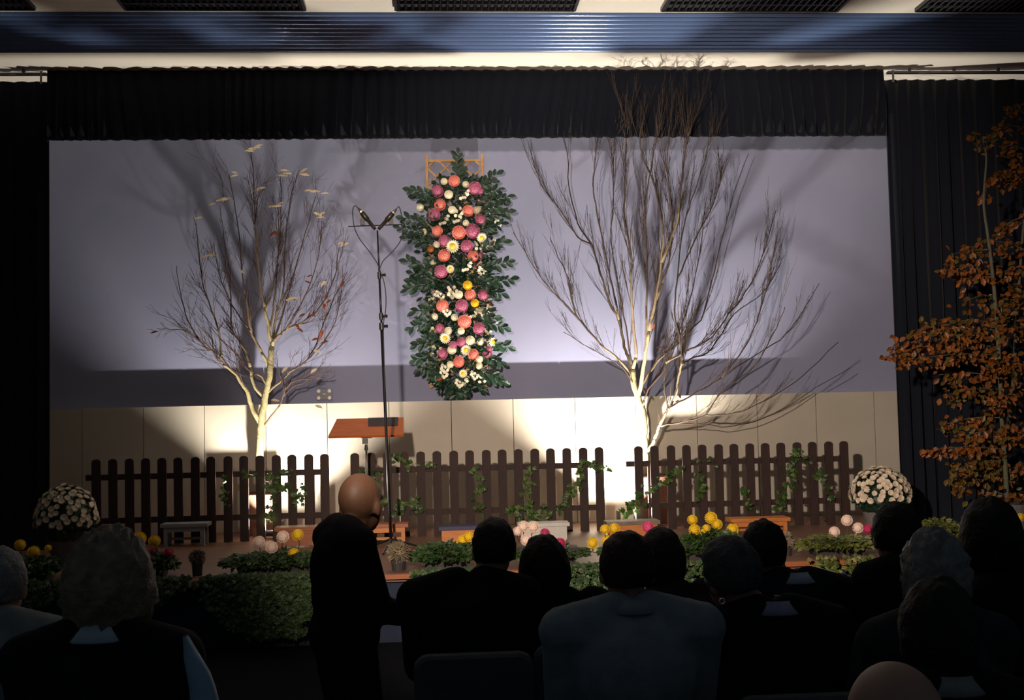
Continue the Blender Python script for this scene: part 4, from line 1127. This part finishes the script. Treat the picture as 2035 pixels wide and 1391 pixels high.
def person(px, py, Y, label, hair='hair_dark', style='short', top='cloth_black', collar=None, hs=1.0, yaw=0, roll=0, nod=0, sw=0.19, chairlab=None, hairw=1.0, standing=False, trunk_dx=0.0, seed=0, skin='skin'):
    """px,py: pixel of the top of the head; the person sits facing the stage"""
    hd = at(px, py, Y)
    zt = hd.z
    k = 1.0
    hc = Vector((hd.x, Y, zt - 0.118 * hs))          # head centre
    Rm = Matrix.Rotation(math.radians(yaw), 3, 'Z') @ Matrix.Rotation(math.radians(roll), 3, 'Y') @ Matrix.Rotation(math.radians(nod), 3, 'X')
    bx = hd.x + trunk_dx                                # body axis
    by = Y - 0.085
    zs = zt - 0.255                                     # shoulder line
    t = thing('person', label, 'person', (bx, by, 0.0), 'seated audience')
    sh = Vector((bx, by, zs))
    hip = 0.585 if not standing else 0.80
    kn = 0.545 if not standing else 0.46
    ky = by + 0.42 if not standing else by + 0.05
    hips = [Vector((bx + s * 0.095, by, hip)) for s in (-1, 1)]
    knees = [Vector((bx + s * 0.12, ky, kn)) for s in (-1, 1)]
    ankles = [Vector((bx + s * 0.12, ky + 0.03 if not standing else by, 0.09)) for s in (-1, 1)]
    shl = [Vector((bx + s * sw, by + 0.005, zs - 0.025)) for s in (-1, 1)]
    elb = [Vector((bx + s * (sw - 0.005), by + 0.09, max(zs - 0.30, 0.64))) for s in (-1, 1)]
    wrs = [Vector((bx + s * 0.09, by + 0.29, max(zs - 0.36, 0.62))) for s in (-1, 1)]
    def trunk(mb, g, upper=True):
        mb.ell((bx, by, hip + 0.03), (0.165 + g, 0.125 + g, 0.12 + g))
        if upper:
            mb.ell((bx, by + 0.005, lerp(hip, zs, 0.45)), (0.150 + g, 0.115 + g, 0.19 + g))
            mb.ell((bx, by, zs - 0.14), (sw * 0.86 + g, 0.120 + g, 0.165 + g))
            mb.cap(shl[0], shl[1], 0.058 + g, 0.058 + g)
            for s in (0, 1): mb.cap(shl[s], (bx + (-1, 1)[s] * 0.05, by, zs + 0.035), 0.055 + g, 0.045 + g * 0.6)
    def arms(mb, g):
        for s in (0, 1):
            mb.cap(shl[s], elb[s], 0.052 + g, 0.043 + g); mb.cap(elb[s], wrs[s], 0.042 + g, 0.029 + g)
    def legs(mb, g):
        for s in (0, 1):
            mb.cap(hips[s], knees[s], 0.085 + g, 0.060 + g); mb.cap(knees[s], ankles[s], 0.058 + g, 0.038 + g)
    body = MB()
    trunk(body, 0); arms(body, 0); legs(body, 0)
    for s in (0, 1):
        body.cap(ankles[s] + Vector((0, -0.03, -0.04)), ankles[s] + Vector((0, 0.15, -0.05)), 0.035, 0.030)
        sg = (-1, 1)[s]
        w = wrs[s]; pd = Vector((-sg * 0.35, 0.92, -0.12)).normalized(); sd = Vector((sg, 0.35, 0)).normalized()
        body.ell(w + pd * 0.05, (0.040, 0.050, 0.018), frame_rot(pd, (0, 0, 1)))
        for f, (o_, L) in enumerate(((-0.030, 0.060), (-0.010, 0.072), (0.010, 0.078), (0.030, 0.068))):
            b0 = w + pd * 0.085 - sd * o_; m0 = b0 + pd * L * 0.5 + Vector((0, 0, -0.008)); e0 = m0 + (pd * 0.6 + Vector((0, 0, -0.6))) * L * 0.5
            body.cap(b0, m0, 0.0095, 0.009, 8); body.cap(m0, e0, 0.009, 0.0085, 8)
        th0 = w + pd * 0.03 - sd * 0.036; th1 = th0 - sd * 0.028 + pd * 0.035
        body.cap(th0, th1, 0.012, 0.010, 8); body.cap(th1, th1 + pd * 0.032, 0.010, 0.009, 8)
    nk = Vector((bx, by + 0.01, zs - 0.01))
    body.cap(nk, hc + Rm @ Vector((0, -0.012, -0.06)), 0.056, 0.052)
    h = hs
    hp_ = lambda x, y, z: hc + Rm @ (Vector((x, y, z)) * h)
    body.ell(hp_(0, -0.008, 0.022), (0.076 * h, 0.094 * h, 0.094 * h), Rm, 18, 12)          # skull
    body.ell(hp_(0, 0.028, -0.045), (0.060 * h, 0.064 * h, 0.072 * h), Rm)                  # face
    body.ell(hp_(0, 0.070, -0.092), (0.026 * h, 0.022 * h, 0.020 * h), Rm)                  # chin
    body.cap(hp_(0, 0.088, 0.005), hp_(0, 0.108, -0.034), 0.009 * h, 0.014 * h)             # nose
    body.cap(hp_(-0.045, 0.076, 0.016), hp_(0.045, 0.076, 0.016), 0.012 * h, 0.012 * h)     # brow
    body.cap(hp_(-0.020, 0.088, -0.066), hp_(0.020, 0.088, -0.066), 0.0085 * h, 0.0085 * h) # lips
    for s in (-1, 1): body.ell(hp_(s * 0.079, -0.004, -0.018), (0.010 * h, 0.020 * h, 0.032 * h), Rm)
    rem(body, 'body', M[skin], t, 0.0105, 2)
    em = MB()
    for s in (-1, 1):
        MB().ell(hp_(s * 0.030, 0.079, -0.008), 0.0125 * h, nu=10, nv=7).build('eye', M['eye'], t, smooth=True)
    # clothes
    jk = MB(); trunk(jk, 0.022); arms(jk, 0.020)
    rem(jk, 'jacket', M[top], t, 0.014, 4)
    ps = MB(); trunk(ps, 0.016, False); legs(ps, 0.016)
    rem(ps, 'trousers', M['cloth_black'], t, 0.016, 3)
    for s in (0, 1):
        so = MB().cap(ankles[s] + Vector((0, -0.03, -0.045)), ankles[s] + Vector((0, 0.16, -0.055)), 0.044, 0.038)
        so.box(ankles[s] + Vector((0, 0.06, -0.083)), (0.075, 0.26, 0.013)).build('shoe', M['black'], t, smooth=False)
    if collar:
        cm = MB(); n = 20
        c0 = nk + Vector((0, 0.01, 0.046)); 
        vs_ = []
        for i in range(n + 1):
            a = math.radians(-250 + 320 * i / n)
            dx, dy = math.cos(a), math.sin(a)
            for r_, z_ in ((0.068, 0.034), (0.096, -0.004), (0.090, -0.010), (0.062, 0.030)):
                vs_.append(c0 + Vector((dx * r_ * 1.05, dy * r_, z_)))
        fs_ = []
        for i in range(n):
            for j in range(4):
                fs_.append((i * 4 + j, (i + 1) * 4 + j, (i + 1) * 4 + (j + 1) % 4, i * 4 + (j + 1) % 4))
        cm.add(vs_, fs_).build('collar', M[collar], t, smooth=True)
    # hair
    if style != 'bald':
        rr = seed * 7.3
        long_ = style == 'bob'; curly = style == 'curly'
        T = {'short': 0.010, 'bob': 0.026, 'curly': 0.036}[style] * hairw
        def fn(d):
            # d: unit direction in head frame; +Y is the face
            face = max(0.0, min(1.0, (d.y - (0.42 if d.z < 0.30 else 0.42 + (d.z - 0.30) * 1.4)) / 0.18))
            lowz = -0.60 if style == 'short' else (-0.85 if long_ else -0.62)
            low = max(0.0, min(1.0, (lowz - d.z) / 0.15))
            th = T * (1 - max(face, low)) - 0.03 * max(face, low)
            nz = noise.noise(d * (7 if curly else 4) + Vector((rr, 0, 0))) * (0.016 if curly else 0.008)
            if curly: nz += noise.noise(d * 15 + Vector((0, rr, 0))) * 0.010
            return 1 + (th + (nz if th > 0 else 0)) / 0.092
        MB().ell(hp_(0, -0.014, 0.018 if style == 'short' else 0.004), (0.078 * h, 0.095 * h, (0.096 if style == 'short' else 0.112) * h), Rm, 40, 26, fn=fn).build('hair', M[hair], t, smooth=True)
    if chairlab: chair(bx, by - 0.02, chairlab)
    return t

person(-4, 1086, 3.75, 'grey-haired person in pale clothes beside the curly-haired person', 'hair_grey', 'short', 'cloth_pale', seed=1, hs=1.02, chairlab='grey hall chair under the grey-haired person in pale clothes')
cu = person(219, 1078, 3.05, 'person with big curly ash hair in black jacket with pale collar tips', 'hair_ash', 'curly', 'cloth_black', collar='cloth_shirt', seed=2, hs=1.04, sw=0.175, chairlab='grey hall chair under the curly-haired person')
# pale scarf end over the curly-haired person's arm
sa = [(366, 1266, 6, 0.0), (372, 1285, 16, 0.0), (380, 1310, 30, -0.01), (392, 1340, 42, -0.015), (400, 1370, 48, -0.02), (408, 1420, 56, -0.02), (414, 1470, 60, -0.02)]
vs_, fs_ = [], []
for x, y, w, oy in sa:
    for s in (-1, -0.35, 0.35, 1):
        vs_.append(at(x + s * w / 2, y, 2.86 + oy - (0.012 if abs(s) < 0.5 else 0)))
n4 = len(vs_)
vs_ += [v + Vector((0, 0.03, 0)) for v in vs_]
for i in range(len(sa) - 1):
    for j in range(3):
        a = i * 4 + j
        fs_ += [(a, a + 1, a + 5, a + 4), (n4 + a + 4, n4 + a + 5, n4 + a + 1, n4 + a)]
    fs_ += [(i * 4, i * 4 + 4, n4 + i * 4 + 4, n4 + i * 4), (i * 4 + 3, n4 + i * 4 + 3, n4 + i * 4 + 7, i * 4 + 7)]
tag(MB().add(vs_, fs_).build('scarf', M['cloth_scarf'], cu, smooth=True), 'pale blue scarf end')
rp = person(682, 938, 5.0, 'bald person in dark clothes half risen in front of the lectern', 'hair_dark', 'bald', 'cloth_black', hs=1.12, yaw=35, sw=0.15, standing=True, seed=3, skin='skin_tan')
rp.rotation_euler.z = math.radians(-62)
person(981, 1031, 4.5, 'short-haired person in black jacket with wide square shoulders', 'hair_dark', 'short', 'cloth_black', seed=4, hs=0.98, yaw=-8, sw=0.20, trunk_dx=-0.10, chairlab='grey hall chair under the person with wide square shoulders')
person(1080, 1076, 4.6, 'dark-bobbed person leaning close to the one with square shoulders', 'hair_black', 'bob', 'cloth_black', seed=5, hs=1.04, sw=0.15, trunk_dx=0.13, chairlab='grey hall chair under the dark-bobbed person')
person(1243, 1057, 3.55, 'short-haired person in grey-blue jacket with a pale collar edge', 'hair_brown', 'short', 'cloth_greyblue', collar='cloth_greyblue', seed=6, hs=0.98, sw=0.205, chairlab='grey hall chair under the person in the grey-blue jacket')
person(1312, 1060, 4.6, 'red-brown-haired person in dark brown top, half hidden behind the grey-blue jacket', 'hair_brown', 'bob', 'cloth_brown', seed=7, hs=0.96, sw=0.17, trunk_dx=0.10, chairlab='grey hall chair under the person in the dark brown top')
er = person(1448, 1071, 3.75, 'person with steel-grey hair, hoop earring and pale lilac collar', 'hair_steel', 'short', 'cloth_black', collar='cloth_lilac', seed=8, hs=1.0, yaw=28, roll=-10, nod=-6, sw=0.185, trunk_dx=0.12, hairw=1.6, chairlab='grey hall chair under the person with the hoop earring')
ep = at(1435, 1195, 3.36)
mb = MB(); rg = [ep + Vector((0.008 * math.cos(a), 0, 0.008 * math.sin(a))) for a in [2 * math.pi * i / 16 for i in range(17)]]
mb.tube(rg, 0.0022, 6).build('earring', M['silver'], er, smooth=True)
person(1517, 1038, 4.6, 'black-haired person in navy jacket with pale blue collar', 'hair_black', 'short', 'cloth_navy', collar='cloth_shirt', seed=9, hs=0.98, yaw=-20, sw=0.18, trunk_dx=0.10, hairw=1.8, chairlab='grey hall chair under the person in the navy jacket')
person(1777, 1003, 4.5, 'black-haired person in black jacket below the lit chrysanthemum bush', 'hair_black', 'short', 'cloth_black', seed=10, hs=1.04, sw=0.185, hairw=1.5, trunk_dx=0.05, chairlab='grey hall chair below the lit chrysanthemum bush')
person(1853, 1073, 3.4, 'person with light grey hair in charcoal jacket', 'hair_grey', 'curly', 'cloth_charcoal', seed=11, hs=0.90, sw=0.165, trunk_dx=-0.03, chairlab='grey hall chair under the light-grey-haired person')
person(1963, 1004, 3.7, 'black-haired person in black with a tan collar under the orange-leaved tree', 'hair_black', 'bob', 'cloth_black', collar='cloth_tan', seed=12, hs=0.98, sw=0.18, trunk_dx=0.14, chairlab='grey hall chair under the person with the tan collar')
person(1865, 1166, 2.75, 'dark-haired person with pale scarf in front of the light-grey-haired one', 'hair_dark', 'bob', 'cloth_black', collar='cloth_pale', seed=13, hs=0.92, yaw=-40, sw=0.165, trunk_dx=-0.02, chairlab='grey hall chair under the dark-haired person with pale scarf')
person(1772, 1310, 1.95, 'bald-headed person in dark brown clothes, only the crown showing', 'hair_dark', 'bald', 'cloth_brown', seed=14, hs=1.06, sw=0.19, chairlab='grey hall chair under the bald-headed person')

# apply the remeshes
dg = bpy.context.evaluated_depsgraph_get()
dg.update()
new = []
for o in REM:
    me = bpy.data.meshes.new_from_object(o.evaluated_get(dg))
    new.append((o, me))
for o, me in new:
    mt_ = o.data.materials[0]
    o.modifiers.clear()
    o.data = me
    if not me.materials: me.materials.append(mt_)
    me.polygons.foreach_set('use_smooth', [True] * len(me.polygons))
